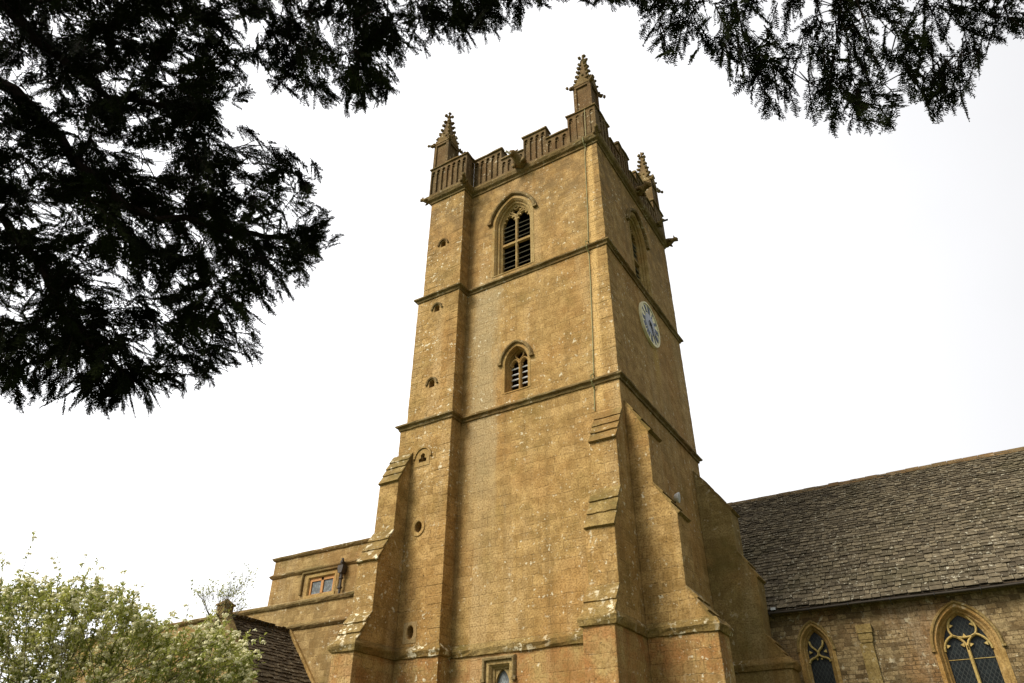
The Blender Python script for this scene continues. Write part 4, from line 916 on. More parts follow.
# tips of the boughs and shoots, in metres
TIPS_MAIN = [(3.54,-15.65,6.31),(2.77,-15.26,7.4),(3.22,-15.4,6.6),(3.23,-15.3,6.42),(3.28,-15.31,6.16),(3.1,-15.12,6.21),(2.56,-14.86,6.59),(2.48,-14.75,6.32),(2.35,-14.64,6.33),(3.31,-14.95,5.29),(2.71,-14.45,6.11),(3.42,-14.71,5.41),(3.05,-14.32,5.91),(2.8,-14.13,6.2),(3.57,-14.44,5.15),(3.01,-13.95,5.68),(2.68,-13.71,5.85),(3.62,-14.45,4.71),(2.41,-13.54,5.63),(3.33,-14.31,4.68),(2.99,-14.19,4.79),(2.85,-14.16,4.75),(3.0,-14.32,4.33),(2.71,-14.13,4.38),(2.36,-13.98,4.53),(1.97,-13.87,4.65),(1.42,-13.7,4.86),(1.35,-13.84,4.72),(1.72,-14.2,4.26),(0.95,-13.98,4.54),(0.67,-14.0,4.6),(1.38,-14.44,4.21),(1.64,-14.67,4.04),(1.48,-14.76,4.06),(0.19,-14.47,4.64),(1.03,-14.9,4.26),(1.1,-15.04,4.2),(0.14,-14.88,4.64),(0.16,-15.03,4.59),(2.91,-14.51,4.19),(1.74,-14.77,6.17),(1.17,-15.33,6.4),(2.86,-15.55,5.82),(3.2,-15.78,6.03),(1.37,-15.41,5.96),(1.74,-16.37,5.97),(1.37,-14.87,6.42),(2.74,-14.82,4.46),(2.71,-14.59,4.79),(1.91,-16.39,6.04),(1.84,-16.25,6.88),(1.76,-14.12,4.64),(0.93,-14.63,5.46),(3.24,-14.59,5.38),(1.85,-15.1,6.73),(1.87,-14.59,4.56),(2.54,-14.57,5.67),(2.61,-15.13,4.78),(2.05,-14.66,5.13),(2.56,-15.62,5.93),(1.69,-15.42,4.68),(1.26,-14.63,6.16),(1.8,-15.32,4.53),(2.16,-15.93,5.54),(1.68,-16.36,7.17),(0.98,-15.13,4.47),(2.54,-14.89,5.48),(2.43,-14.09,4.7),(0.61,-14.12,4.72),(2.05,-15.5,5.9),(1.8,-15.83,6.41),(2.13,-15.01,5.92),(1.49,-15.1,4.08),(1.53,-14.66,4.77),(1.19,-15.17,4.09),(1.67,-15.48,5.55),(0.51,-15.56,5.88),(1.59,-15.34,5.92),(1.78,-14.6,5.61),(1.97,-14.96,4.11),(2.73,-14.57,5.84),(3.05,-15.34,6.25),(1.04,-15.64,6.33),(0.93,-16.23,7.01),(1.92,-15.41,5.01),(1.55,-14.5,5.99),(2.18,-15.4,7.62),(3.11,-15.08,5.08),(1.08,-15.59,5.25),(1.62,-14.95,4.19),(1.13,-14.23,5.49),(1.38,-15.65,6.78),(1.85,-15.31,5.23),(2.72,-14.18,6.22),(1.23,-14.13,5.31),(1.12,-13.75,4.76),(1.85,-15.96,5.58),(2.45,-15.69,6.41),(0.84,-15.13,6.3),(2.56,-15.8,6.56),(2.21,-16.18,6.88),(2.54,-14.72,6.32),(0.89,-14.97,4.64),(1.9,-14.61,5.88),(2.88,-14.82,5.55),(1.18,-14.84,4.16),(2.97,-14.51,5.46),(2.37,-14.9,5.0),(1.37,-14.21,4.47),(2.23,-14.72,4.23),(2.17,-15.9,6.51),(2.37,-15.68,6.1),(2.87,-14.83,5.05),(1.8,-15.82,6.6),(2.65,-15.4,7.61),(0.64,-14.65,5.04),(0.7,-15.82,6.48),(0.48,-15.05,5.26),(2.37,-14.95,4.77),(1.31,-16.62,7.05),(1.48,-15.16,6.79),(1.21,-14.04,5.26),(2.11,-15.42,5.32),(2.2,-14.12,5.6),(1.58,-15.03,4.34),(2.15,-15.8,5.62),(3.11,-15.59,6.17),(0.27,-14.73,5.18),(2.43,-15.65,6.75),(1.08,-14.43,5.45),(2.85,-15.81,6.29),(0.69,-16.34,7.65),(1.47,-14.74,4.6),(1.76,-13.52,5.06),(1.16,-15.04,4.32),(2.82,-15.29,7.47),(1.77,-15.58,4.79),(2.14,-15.26,6.94),(2.46,-13.84,5.94),(1.41,-15.82,7.5),(2.19,-15.68,6.9),(1.36,-16.48,6.92),(2.76,-13.94,5.06),(0.22,-14.86,5.08),(2.05,-13.7,5.67),(2.65,-15.63,6.07),(1.51,-14.54,6.28),(2.12,-14.32,5.64),(1.23,-14.61,4.27),(0.72,-14.58,5.72),(0.93,-15.37,5.12),(1.74,-15.04,6.54),(2.02,-15.75,7.43),(2.75,-14.47,4.6),(1.33,-14.95,5.41),(3.01,-14.59,4.99),(1.54,-14.32,4.85),(3.59,-15.67,6.33),(2.95,-14.4,4.48),(1.88,-14.89,6.97),(3.12,-14.01,5.63),(1.33,-14.63,5.29),(1.27,-14.23,4.62),(1.16,-15.39,5.11),(0.56,-15.83,6.34),(2.83,-15.19,6.17),(1.62,-14.66,6.08),(3.42,-15.3,5.69),(1.1,-14.84,4.46),(1.19,-14.89,4.83),(2.81,-15.34,5.38),(1.78,-14.36,6.04),(0.13,-15.64,6.6),(0.35,-15.48,5.51),(0.92,-14.65,4.32),(3.21,-15.46,6.37),(1.0,-16.16,6.27),(1.53,-14.53,4.91),(2.96,-15.09,5.33),(0.56,-14.73,4.64),(1.4,-14.73,5.76),(2.65,-16.13,6.03),(-0.02,-14.76,5.34),(1.73,-15.32,7.39),(1.31,-14.25,5.45),(3.21,-15.96,6.25),(0.79,-16.21,6.95),(2.05,-13.83,5.83),(1.09,-15.94,7.43),(3.01,-14.57,4.66),(1.92,-13.86,4.57),(1.65,-15.6,5.9),(1.44,-15.99,7.2),(2.56,-14.99,6.51),(2.6,-14.81,4.86),(2.08,-14.45,5.5),(2.59,-14.31,6.36),(1.23,-16.13,6.36),(2.25,-16.33,6.28),(2.61,-14.43,5.73),(2.39,-14.71,7.05),(3.28,-14.69,5.39),(1.79,-14.61,4.47),(3.37,-15.46,6.0),(2.91,-15.6,5.95),(1.34,-14.52,4.29),(1.94,-15.4,7.51),(1.78,-14.87,6.76),(2.77,-13.93,5.98),(2.27,-15.84,7.35),(2.6,-13.71,5.83),(1.56,-15.85,5.15),(1.42,-15.62,5.81),(2.03,-13.86,4.69),(1.82,-14.27,4.39),(1.71,-14.71,4.57),(2.39,-15.2,7.24),(1.59,-14.99,6.49),(1.8,-13.7,4.99),(2.76,-15.12,6.6),(2.47,-14.97,5.7),(2.19,-13.89,5.22),(1.49,-15.23,6.07),(1.35,-14.61,5.08),(-0.01,-14.84,5.45),(3.1,-15.7,5.87),(2.7,-15.0,5.44),(2.15,-14.98,4.85),(1.35,-14.33,5.86),(-0.07,-14.91,4.68),(2.2,-15.4,5.92),(2.04,-14.3,4.84),(2.24,-13.83,5.98),(1.39,-14.66,6.21),(1.81,-15.97,5.85),(2.12,-14.59,6.62),(1.5,-14.97,5.95),(0.28,-15.49,6.16),(2.13,-15.68,6.48),(2.99,-15.74,6.87),(0.77,-14.52,4.54),(2.55,-15.22,5.33),(2.03,-14.19,5.62),(1.47,-14.42,4.99),(2.18,-15.72,7.17),(2.09,-14.8,4.12),(2.63,-15.01,7.21),(2.39,-15.42,7.14),(2.16,-14.28,4.83),(2.09,-14.72,6.95),(2.26,-14.4,6.17),(1.47,-14.33,4.26),(1.97,-14.42,4.03),(0.6,-15.79,6.11),(2.1,-16.24,5.92),(1.83,-16.39,6.75),(2.61,-13.96,5.53),(1.9,-15.57,5.27),(2.45,-15.04,5.84),(1.0,-15.45,5.87),(1.04,-14.31,5.35),(1.78,-14.3,5.58),(1.21,-14.88,5.72),(3.09,-15.27,6.76),(2.67,-13.96,5.32),(2.83,-15.44,5.88),(2.4,-15.86,6.07),(1.07,-14.48,4.28),(2.15,-15.32,5.59),(1.1,-14.38,4.81),(1.61,-15.59,6.84),(0.53,-15.58,5.72),(2.03,-14.16,5.99),(2.09,-14.56,5.42),(1.91,-15.02,4.12),(1.92,-16.08,6.08),(1.19,-15.36,6.86),(2.93,-13.87,5.69),(0.92,-15.11,5.87),(2.32,-14.32,4.16),(1.27,-15.78,6.07),(0.7,-14.12,4.52),(1.04,-14.43,5.61),(1.97,-15.1,7.3),(1.82,-13.87,4.67),(2.23,-15.18,5.51),(1.15,-15.4,4.87),(0.38,-15.89,6.65),(1.15,-15.76,6.61),(0.53,-16.18,6.98),(2.59,-16.33,6.28),(2.25,-15.95,6.23),(2.67,-14.39,5.62),(2.02,-15.52,7.75),(0.79,-14.95,6.21),(-0.28,-14.66,4.87),(2.06,-15.29,6.0),(3.16,-15.08,5.24),(1.04,-13.76,4.68),(1.07,-15.42,6.6),(1.78,-14.74,6.78),(2.84,-14.16,4.76),(1.25,-14.22,5.17),(3.17,-14.24,5.05),(2.34,-14.4,4.44),(2.95,-15.66,6.8),(1.48,-15.52,6.44),(1.32,-14.63,4.81),(2.79,-15.76,7.04),(2.11,-14.1,4.96),(2.75,-14.78,4.55),(0.91,-15.56,5.82),(3.14,-15.64,6.54),(2.16,-15.18,6.85),(0.26,-15.14,4.7),(0.48,-14.2,4.83),(0.23,-15.96,6.9),(3.07,-14.49,4.73),(2.24,-15.14,7.16),(0.89,-13.87,4.74),(2.71,-15.67,6.13),(3.13,-14.71,5.04),(1.89,-14.99,5.61),(2.33,-15.35,6.99),(1.99,-14.28,5.98),(2.34,-14.37,5.97),(1.94,-15.38,5.57),(1.81,-14.78,6.86),(1.43,-15.39,5.15),(2.21,-15.63,5.58),(0.85,-14.99,5.32),(0.74,-15.41,5.29),(1.11,-15.65,5.94),(0.88,-15.81,6.18),(0.73,-14.56,5.04),(2.37,-14.7,4.76),(1.63,-15.79,6.42),(0.5,-14.8,5.27),(0.51,-14.55,5.0),(1.01,-15.38,4.84),(2.41,-15.48,6.27),(2.57,-15.21,6.53),(1.93,-13.63,5.16),(2.27,-15.92,6.86),(0.31,-14.99,4.67),(2.08,-15.29,4.82),(2.65,-16.11,6.39),(1.04,-14.62,5.87),(2.03,-15.02,4.56),(0.7,-15.61,6.08),(1.91,-15.42,4.86),(-0.01,-15.82,6.74),(2.57,-15.39,7.17),(1.9,-15.94,7.59),(2.38,-14.73,4.93),(1.83,-14.46,5.78),(-0.31,-14.91,4.92),(0.19,-15.38,5.42),(1.53,-15.97,5.98),(3.03,-15.76,6.53),(2.22,-14.61,4.98),(1.28,-14.99,5.68),(1.41,-16.14,6.29),(1.38,-14.69,5.53),(2.64,-14.09,5.86),(1.97,-14.74,5.2),(1.3,-15.59,5.62),(1.24,-15.28,4.48),(0.84,-15.39,5.66),(2.64,-14.77,5.94),(2.64,-14.36,4.26),(2.51,-14.41,4.79),(2.63,-15.67,6.33),(2.01,-15.74,5.65),(-0.26,-14.95,5.15),(2.81,-14.56,4.32),(1.63,-15.09,4.43),(2.25,-16.39,6.16),(3.14,-15.0,5.01),(3.59,-14.6,5.14),(2.79,-16.0,6.4),(-0.3,-14.68,5.03),(1.92,-15.41,6.25),(1.11,-14.16,5.43),(2.62,-15.46,5.57),(2.13,-14.46,4.49),(1.71,-15.85,7.39),(2.36,-15.35,6.09),(1.24,-15.98,6.49),(1.0,-13.8,4.6),(0.97,-14.89,4.92),(1.31,-15.72,6.4),(2.89,-13.92,5.34),(2.86,-15.53,5.71),(3.09,-15.88,6.19),(2.38,-14.89,4.72),(1.03,-15.93,7.2),(2.69,-15.26,5.94),(2.32,-15.41,5.26),(1.94,-14.72,6.36),(2.08,-15.65,7.67),(2.57,-16.24,6.28),(2.33,-14.9,6.96),(0.3,-14.84,4.85),(1.93,-14.59,5.75),(2.56,-15.8,5.75),(2.98,-15.4,7.06),(0.43,-16.3,7.72),(2.34,-14.65,5.98),(2.52,-14.26,4.87),(0.43,-14.55,4.64),(0.99,-14.44,4.8),(1.5,-14.25,4.67),(0.55,-15.15,5.94),(1.05,-13.95,5.25),(1.11,-16.19,7.15),(1.04,-15.78,5.37),(2.65,-14.49,5.02),(2.71,-15.93,6.1),(3.03,-15.41,6.82),(1.5,-13.95,5.55),(1.76,-15.39,5.39),(1.08,-14.06,5.02),(1.66,-14.06,5.71),(-0.01,-14.8,5.1),(2.78,-14.09,6.36),(2.87,-14.81,4.56),(2.53,-14.7,5.47),(1.18,-16.13,7.33),(0.66,-14.69,5.35),(1.77,-15.43,6.01),(0.31,-14.78,5.07),(1.67,-15.87,5.26),(1.72,-15.36,5.93),(2.41,-14.47,4.94),(2.89,-14.32,5.18),(0.92,-14.53,4.56),(1.85,-15.99,6.18),(1.47,-14.79,6.14),(2.05,-16.17,6.67),(1.4,-16.4,7.05),(2.35,-14.85,7.3),(1.79,-16.18,6.54),(3.08,-15.82,6.17),(1.92,-14.34,4.45),(1.32,-15.62,4.83),(1.59,-15.41,5.49),(2.88,-14.35,5.6),(2.83,-15.41,6.83),(0.61,-15.56,6.81),(-0.04,-15.64,6.27),(2.36,-14.31,4.25),(2.42,-16.18,6.34),(1.7,-14.94,4.66),(1.75,-15.17,4.25),(1.25,-15.96,6.12),(3.07,-15.26,5.56),(2.05,-15.84,5.88),(2.74,-14.45,4.0),(1.53,-16.06,6.0),(1.4,-15.69,6.22),(1.5,-16.29,7.2),(1.59,-16.46,7.1),(3.51,-15.41,5.83),(1.17,-14.93,5.65),(0.85,-14.4,4.98),(1.78,-15.7,4.87),(1.11,-16.45,7.06),(3.19,-15.59,6.63),(1.35,-15.02,5.89),(1.5,-14.83,5.82),(1.15,-16.3,6.88),(2.77,-16.12,6.13),(1.56,-15.26,4.78),(2.93,-15.01,5.86),(1.63,-14.98,5.51),(3.02,-14.36,4.48),(2.56,-15.8,6.18),(1.54,-15.05,4.01),(2.07,-14.8,5.93),(2.02,-15.22,4.6),(2.55,-15.03,4.96),(1.76,-15.12,4.99),(1.56,-15.27,6.87),(1.06,-14.14,4.36),(1.8,-15.46,6.43),(1.58,-14.99,6.86),(1.51,-13.89,4.88),(1.55,-15.96,6.32),(1.84,-14.14,5.15),(2.61,-15.3,5.78),(1.44,-14.37,4.59),(1.69,-14.96,5.19),(1.94,-14.91,5.87),(0.26,-16.04,7.07),(2.87,-13.93,5.75),(1.54,-15.36,5.83),(2.95,-15.49,6.79),(1.65,-16.02,5.39),(0.16,-15.28,5.1),(2.32,-15.41,6.12),(2.85,-14.33,4.83),(1.01,-14.92,5.33),(3.17,-15.18,6.36),(-0.28,-15.4,6.01),(2.39,-16.46,6.27),(1.47,-14.52,6.15),(1.67,-15.55,5.29),(1.68,-15.17,4.17)]
TIPS_BACK = [(0.04,-14.89,7.92),(1.03,-13.24,7.38),(0.78,-13.13,5.9),(1.92,-14.83,7.77),(1.13,-14.85,6.9),(0.05,-14.45,7.65),(1.45,-15.0,7.36),(-0.06,-16.01,9.32),(-0.13,-13.9,6.22),(0.04,-14.13,7.7),(0.9,-13.23,6.64),(-0.23,-15.48,7.21),(-0.28,-13.82,5.55),(-0.22,-14.84,6.61),(1.04,-14.87,8.73),(-0.72,-15.62,8.16),(0.96,-13.97,5.88),(-0.25,-15.37,6.73),(0.12,-14.41,5.56),(-0.9,-14.02,6.65),(-0.52,-13.53,5.45),(0.82,-13.64,7.17),(-0.42,-14.29,5.3),(1.49,-13.11,6.53),(0.45,-14.07,7.88),(0.59,-14.13,6.27),(-1.19,-15.46,7.16),(0.1,-15.88,9.38),(0.97,-15.45,8.55),(0.66,-15.36,8.17),(-1.09,-14.58,5.27),(-0.51,-14.76,7.06),(-1.1,-14.53,6.8),(-0.75,-14.63,5.56),(0.58,-14.58,6.86),(0.27,-13.94,7.41),(-1.66,-15.5,7.63),(-1.52,-15.92,8.58),(-0.2,-15.73,8.69),(0.06,-16.26,8.33),(0.07,-14.93,8.91),(1.23,-14.29,6.37),(-1.09,-13.63,5.7),(-0.11,-14.95,7.35),(0.46,-15.24,8.88),(0.1,-15.56,7.82),(-0.02,-15.29,9.18),(1.28,-14.1,6.59),(0.37,-13.62,5.16),(0.13,-14.27,6.23),(-0.82,-15.32,6.6),(-0.81,-13.85,5.27),(0.13,-14.99,8.29),(1.03,-13.91,5.7),(-1.73,-15.02,7.05),(0.68,-14.58,8.65),(1.3,-13.99,6.08),(-1.29,-14.3,6.38),(-0.94,-13.92,5.79),(-0.14,-16.09,9.07),(1.72,-14.57,7.45),(-0.06,-13.53,6.01),(-0.82,-14.51,7.59),(1.45,-15.67,8.37),(0.95,-14.89,7.49),(0.22,-13.22,5.43),(0.87,-13.69,5.62),(-0.42,-14.92,6.36),(-1.74,-14.87,6.97),(-1.1,-16.09,9.01),(-0.37,-13.35,5.8),(0.76,-15.75,8.4),(-1.1,-13.58,6.23),(-0.89,-15.1,6.84),(1.12,-13.6,6.52),(-0.63,-15.73,8.89),(-0.52,-14.8,5.57),(-0.31,-16.1,8.48),(2.17,-13.94,6.65),(-0.79,-14.49,6.25),(-1.9,-13.79,5.77),(-0.82,-14.52,7.21),(0.69,-14.84,7.46),(0.91,-14.58,9.16),(0.97,-14.09,7.22),(0.97,-14.05,8.14),(0.09,-15.08,7.97),(-1.33,-14.3,6.1),(-0.2,-13.71,6.16),(1.39,-15.3,8.34),(-2.25,-14.61,6.27),(1.44,-15.22,9.1),(-0.61,-15.41,7.17),(-1.28,-15.4,7.93),(1.46,-15.49,8.18),(-1.47,-14.56,5.7),(1.56,-14.96,8.92),(0.44,-15.57,8.69),(-0.01,-15.09,6.55),(0.8,-13.73,5.41),(1.7,-14.32,6.74),(-0.85,-14.95,6.3),(2.04,-14.95,8.09),(0.35,-14.92,7.38),(0.15,-14.68,6.05),(0.99,-12.95,7.03),(0.92,-14.42,8.7),(-0.41,-13.64,5.86),(1.0,-15.17,8.19),(-1.38,-15.1,8.02),(-0.1,-15.12,7.72),(-0.68,-14.83,6.07),(-1.03,-15.84,7.87),(0.31,-14.82,8.61),(0.95,-13.75,7.41),(0.92,-14.35,7.15),(-0.93,-15.74,8.7),(-1.24,-14.2,5.89),(1.86,-13.84,6.14),(-0.67,-14.93,5.6),(0.11,-13.4,6.75),(-0.76,-15.1,6.15),(-2.12,-14.51,5.9),(1.07,-13.74,6.61),(0.8,-14.1,6.46),(-0.56,-13.95,7.1),(0.17,-15.65,9.41),(-1.0,-16.37,9.08),(-0.0,-14.13,7.29),(0.1,-15.32,8.36),(-1.2,-13.9,6.57),(-1.14,-14.88,6.07),(-0.15,-14.62,6.51),(-0.82,-13.45,6.33),(-0.74,-15.93,8.85),(0.01,-13.63,5.12),(0.29,-13.23,6.61),(0.91,-13.45,5.44),(-0.72,-14.82,6.35),(-0.89,-15.28,8.51),(-1.45,-14.53,7.2),(1.2,-13.63,6.9),(-1.73,-15.17,7.66),(0.54,-13.34,6.17),(-2.18,-14.91,6.97),(-0.87,-13.94,5.46),(1.82,-13.57,5.85),(-0.12,-16.32,8.73),(-0.34,-14.33,7.36),(1.52,-14.64,7.58),(0.23,-15.16,6.75),(-1.33,-16.05,8.84),(0.66,-14.84,6.48),(1.1,-14.58,7.26),(-0.77,-15.79,8.78),(0.48,-15.77,9.33),(0.33,-15.06,9.22),(1.03,-14.05,6.0),(-0.02,-15.56,8.49),(0.29,-16.48,8.23),(1.4,-14.38,6.59),(-0.95,-15.12,7.91),(-0.19,-13.67,5.49),(1.06,-14.04,6.2),(1.52,-13.72,5.73),(-0.98,-15.06,8.25),(0.32,-15.53,7.9),(-0.62,-14.2,5.62),(0.86,-13.99,5.66),(-1.31,-14.48,6.48),(-0.46,-13.89,6.18),(0.37,-14.41,8.23),(-1.08,-15.22,8.28),(-1.26,-15.86,9.11),(-1.63,-14.72,6.55),(-0.17,-14.91,7.89),(-0.08,-13.96,7.25),(1.83,-14.61,7.71),(0.87,-13.47,6.48),(0.78,-15.24,9.69),(0.55,-15.31,7.79),(-1.3,-14.7,7.27),(0.15,-15.35,7.82),(0.23,-15.71,8.05),(1.66,-13.95,7.03),(-0.39,-14.86,7.24),(-0.1,-13.67,6.98),(1.14,-14.36,7.61),(1.04,-15.26,9.03),(-0.36,-14.16,7.21),(-0.32,-14.4,6.02),(-1.05,-14.97,7.19),(1.4,-13.1,7.34),(-0.25,-14.3,6.7),(0.68,-14.57,6.18),(1.26,-15.12,7.91),(0.33,-14.14,6.3),(1.38,-13.56,5.62),(-1.15,-14.08,6.15),(-1.4,-14.24,5.75)]
TIPS_TOP = [(2.93,-14.95,6.52),(3.2,-15.12,6.37),(3.21,-15.21,6.49),(3.72,-15.52,5.84),(3.69,-15.54,6.02),(3.77,-15.61,6.05),(3.69,-15.65,6.22),(6.04,-14.22,6.28),(6.01,-14.31,6.0),(5.93,-14.1,6.21),(5.83,-13.85,6.57),(5.71,-13.94,6.59),(5.51,-13.81,7.02),(5.36,-13.93,7.06),(5.44,-14.45,6.2),(5.36,-14.5,6.11),(5.08,-14.3,6.51),(4.83,-14.08,6.88),(4.7,-14.16,6.65),(4.6,-14.26,6.53),(4.62,-14.49,6.27),(4.53,-14.59,6.32),(4.41,-14.67,6.14),(4.44,-14.79,5.85),(4.24,-14.67,5.96),(4.41,-14.81,5.51),(4.12,-14.58,5.85),(4.2,-14.79,5.47),(3.75,-14.56,6.04),(3.75,-14.68,5.97),(3.64,-14.78,6.05),(3.38,-14.77,6.18),(3.67,-15.1,5.77),(3.63,-15.25,5.81),(4.03,-15.11,5.76),(4.59,-14.66,6.56),(5.05,-14.63,6.5),(5.34,-14.73,6.04),(3.7,-14.96,5.86),(4.12,-14.88,6.81),(3.41,-14.93,6.85),(4.1,-15.0,6.09),(3.92,-15.28,6.23),(3.86,-14.48,6.3),(5.7,-13.84,6.95),(3.65,-15.63,6.33),(4.41,-14.45,6.64),(4.29,-14.79,5.8),(3.88,-14.67,6.91),(3.63,-14.97,6.01),(5.31,-14.1,6.89),(3.93,-15.04,5.45),(5.96,-13.98,6.83),(4.49,-14.68,6.77),(4.49,-14.76,6.25),(3.66,-15.18,6.82),(4.36,-15.02,5.87),(3.38,-15.21,7.04),(3.74,-15.0,6.23),(4.82,-14.59,6.02),(4.74,-14.23,6.64),(4.64,-14.57,7.05),(4.51,-14.95,6.55),(4.3,-14.75,6.05),(5.61,-14.5,5.92),(3.6,-14.94,6.69),(3.97,-14.98,5.63),(5.25,-14.09,6.84),(3.91,-14.64,6.5),(3.63,-15.39,6.09),(4.13,-14.94,6.24),(4.96,-14.24,6.66),(3.28,-15.2,6.28),(5.09,-14.7,6.12),(5.7,-14.49,6.09),(4.51,-15.19,6.22),(4.44,-14.84,6.46),(4.25,-15.24,5.98),(4.18,-15.05,5.6),(3.98,-15.19,6.27),(4.8,-14.34,6.77),(5.96,-14.24,5.99),(4.53,-14.83,6.32),(4.94,-14.63,5.78),(3.33,-15.29,7.11),(3.9,-15.21,6.57),(5.22,-14.47,6.42),(3.55,-15.02,6.39),(4.14,-15.46,6.13),(4.5,-14.85,5.88),(4.66,-14.9,6.6),(3.75,-14.55,5.98),(3.5,-15.48,6.76),(4.94,-14.81,6.48),(3.77,-15.33,6.08),(5.39,-14.33,6.71),(4.33,-14.87,6.18),(4.04,-14.8,5.95),(3.6,-14.86,6.72),(4.19,-15.28,6.11),(3.57,-14.67,6.43),(3.3,-14.98,6.27),(4.02,-15.29,5.97),(5.77,-14.31,6.04),(3.07,-15.34,7.07),(4.22,-14.62,6.72),(3.88,-15.04,5.79),(4.76,-14.42,6.84),(4.96,-14.15,6.64),(5.66,-13.94,7.01),(5.13,-14.64,6.03),(4.23,-15.26,6.38),(3.8,-15.27,6.13),(3.84,-15.2,6.85),(4.09,-14.58,5.82),(3.59,-15.49,6.21),(4.17,-14.78,5.85),(5.51,-14.39,6.4),(4.14,-14.51,6.0),(4.34,-14.7,5.81),(5.3,-14.41,6.76),(5.06,-14.13,6.86),(4.24,-15.17,5.92),(3.67,-15.27,6.64),(3.74,-14.66,6.2),(4.14,-14.51,6.32),(3.68,-14.76,6.54),(5.58,-14.53,6.29),(5.05,-14.35,6.78),(4.12,-14.67,7.08),(4.34,-15.21,6.37),(3.79,-14.66,6.5),(5.82,-14.04,6.71),(5.03,-14.42,6.81),(3.48,-15.2,7.25),(3.31,-15.07,6.59),(4.57,-15.05,5.85),(4.81,-14.51,6.96),(4.32,-14.94,6.69),(4.09,-14.85,5.58),(4.79,-14.54,6.44),(4.25,-15.08,6.26),(4.84,-14.73,6.07),(3.84,-15.5,5.99),(4.25,-14.8,6.09),(4.54,-15.08,6.37),(4.85,-14.39,6.48),(5.82,-13.78,7.04),(5.23,-14.7,6.35),(4.76,-14.1,6.74),(5.41,-14.56,6.11),(5.64,-14.33,6.24),(5.1,-14.8,6.08),(3.71,-15.33,6.39),(3.73,-15.13,5.77),(4.63,-14.85,5.78),(4.91,-14.91,6.03),(4.88,-15.02,6.05),(3.42,-15.41,6.71),(5.85,-14.3,5.95),(3.8,-14.53,6.18),(4.14,-15.19,6.04),(4.93,-14.29,6.86),(4.08,-15.26,6.54),(3.84,-15.32,6.27),(5.37,-14.55,6.32),(3.61,-15.45,6.1),(3.54,-15.21,6.1),(3.17,-15.12,6.21),(4.44,-14.4,6.52),(4.68,-14.81,6.11),(3.43,-15.3,6.27),(4.87,-14.99,6.23),(3.82,-14.75,5.86),(3.58,-15.12,6.32),(4.52,-14.25,6.56),(3.29,-15.17,6.77),(4.98,-14.69,5.84),(3.58,-15.05,5.86),(6.07,-14.06,6.58),(5.49,-14.09,7.11),(4.27,-14.83,5.35),(3.9,-15.23,6.42),(3.95,-14.93,6.99),(4.75,-14.52,6.35),(3.8,-15.49,6.47),(4.34,-15.11,5.99),(3.43,-14.86,6.51),(4.46,-15.06,6.07),(4.24,-15.22,6.22),(4.86,-14.43,7.18),(4.13,-15.09,6.38),(5.69,-14.12,6.88),(4.96,-14.35,6.4),(3.99,-15.02,5.81),(3.96,-14.6,6.37),(3.27,-15.14,6.24),(3.99,-15.16,6.62),(3.7,-15.21,5.84),(5.58,-14.03,6.56),(3.69,-14.84,6.74),(5.8,-14.2,6.6),(4.75,-14.65,6.41),(4.19,-14.96,5.95)]
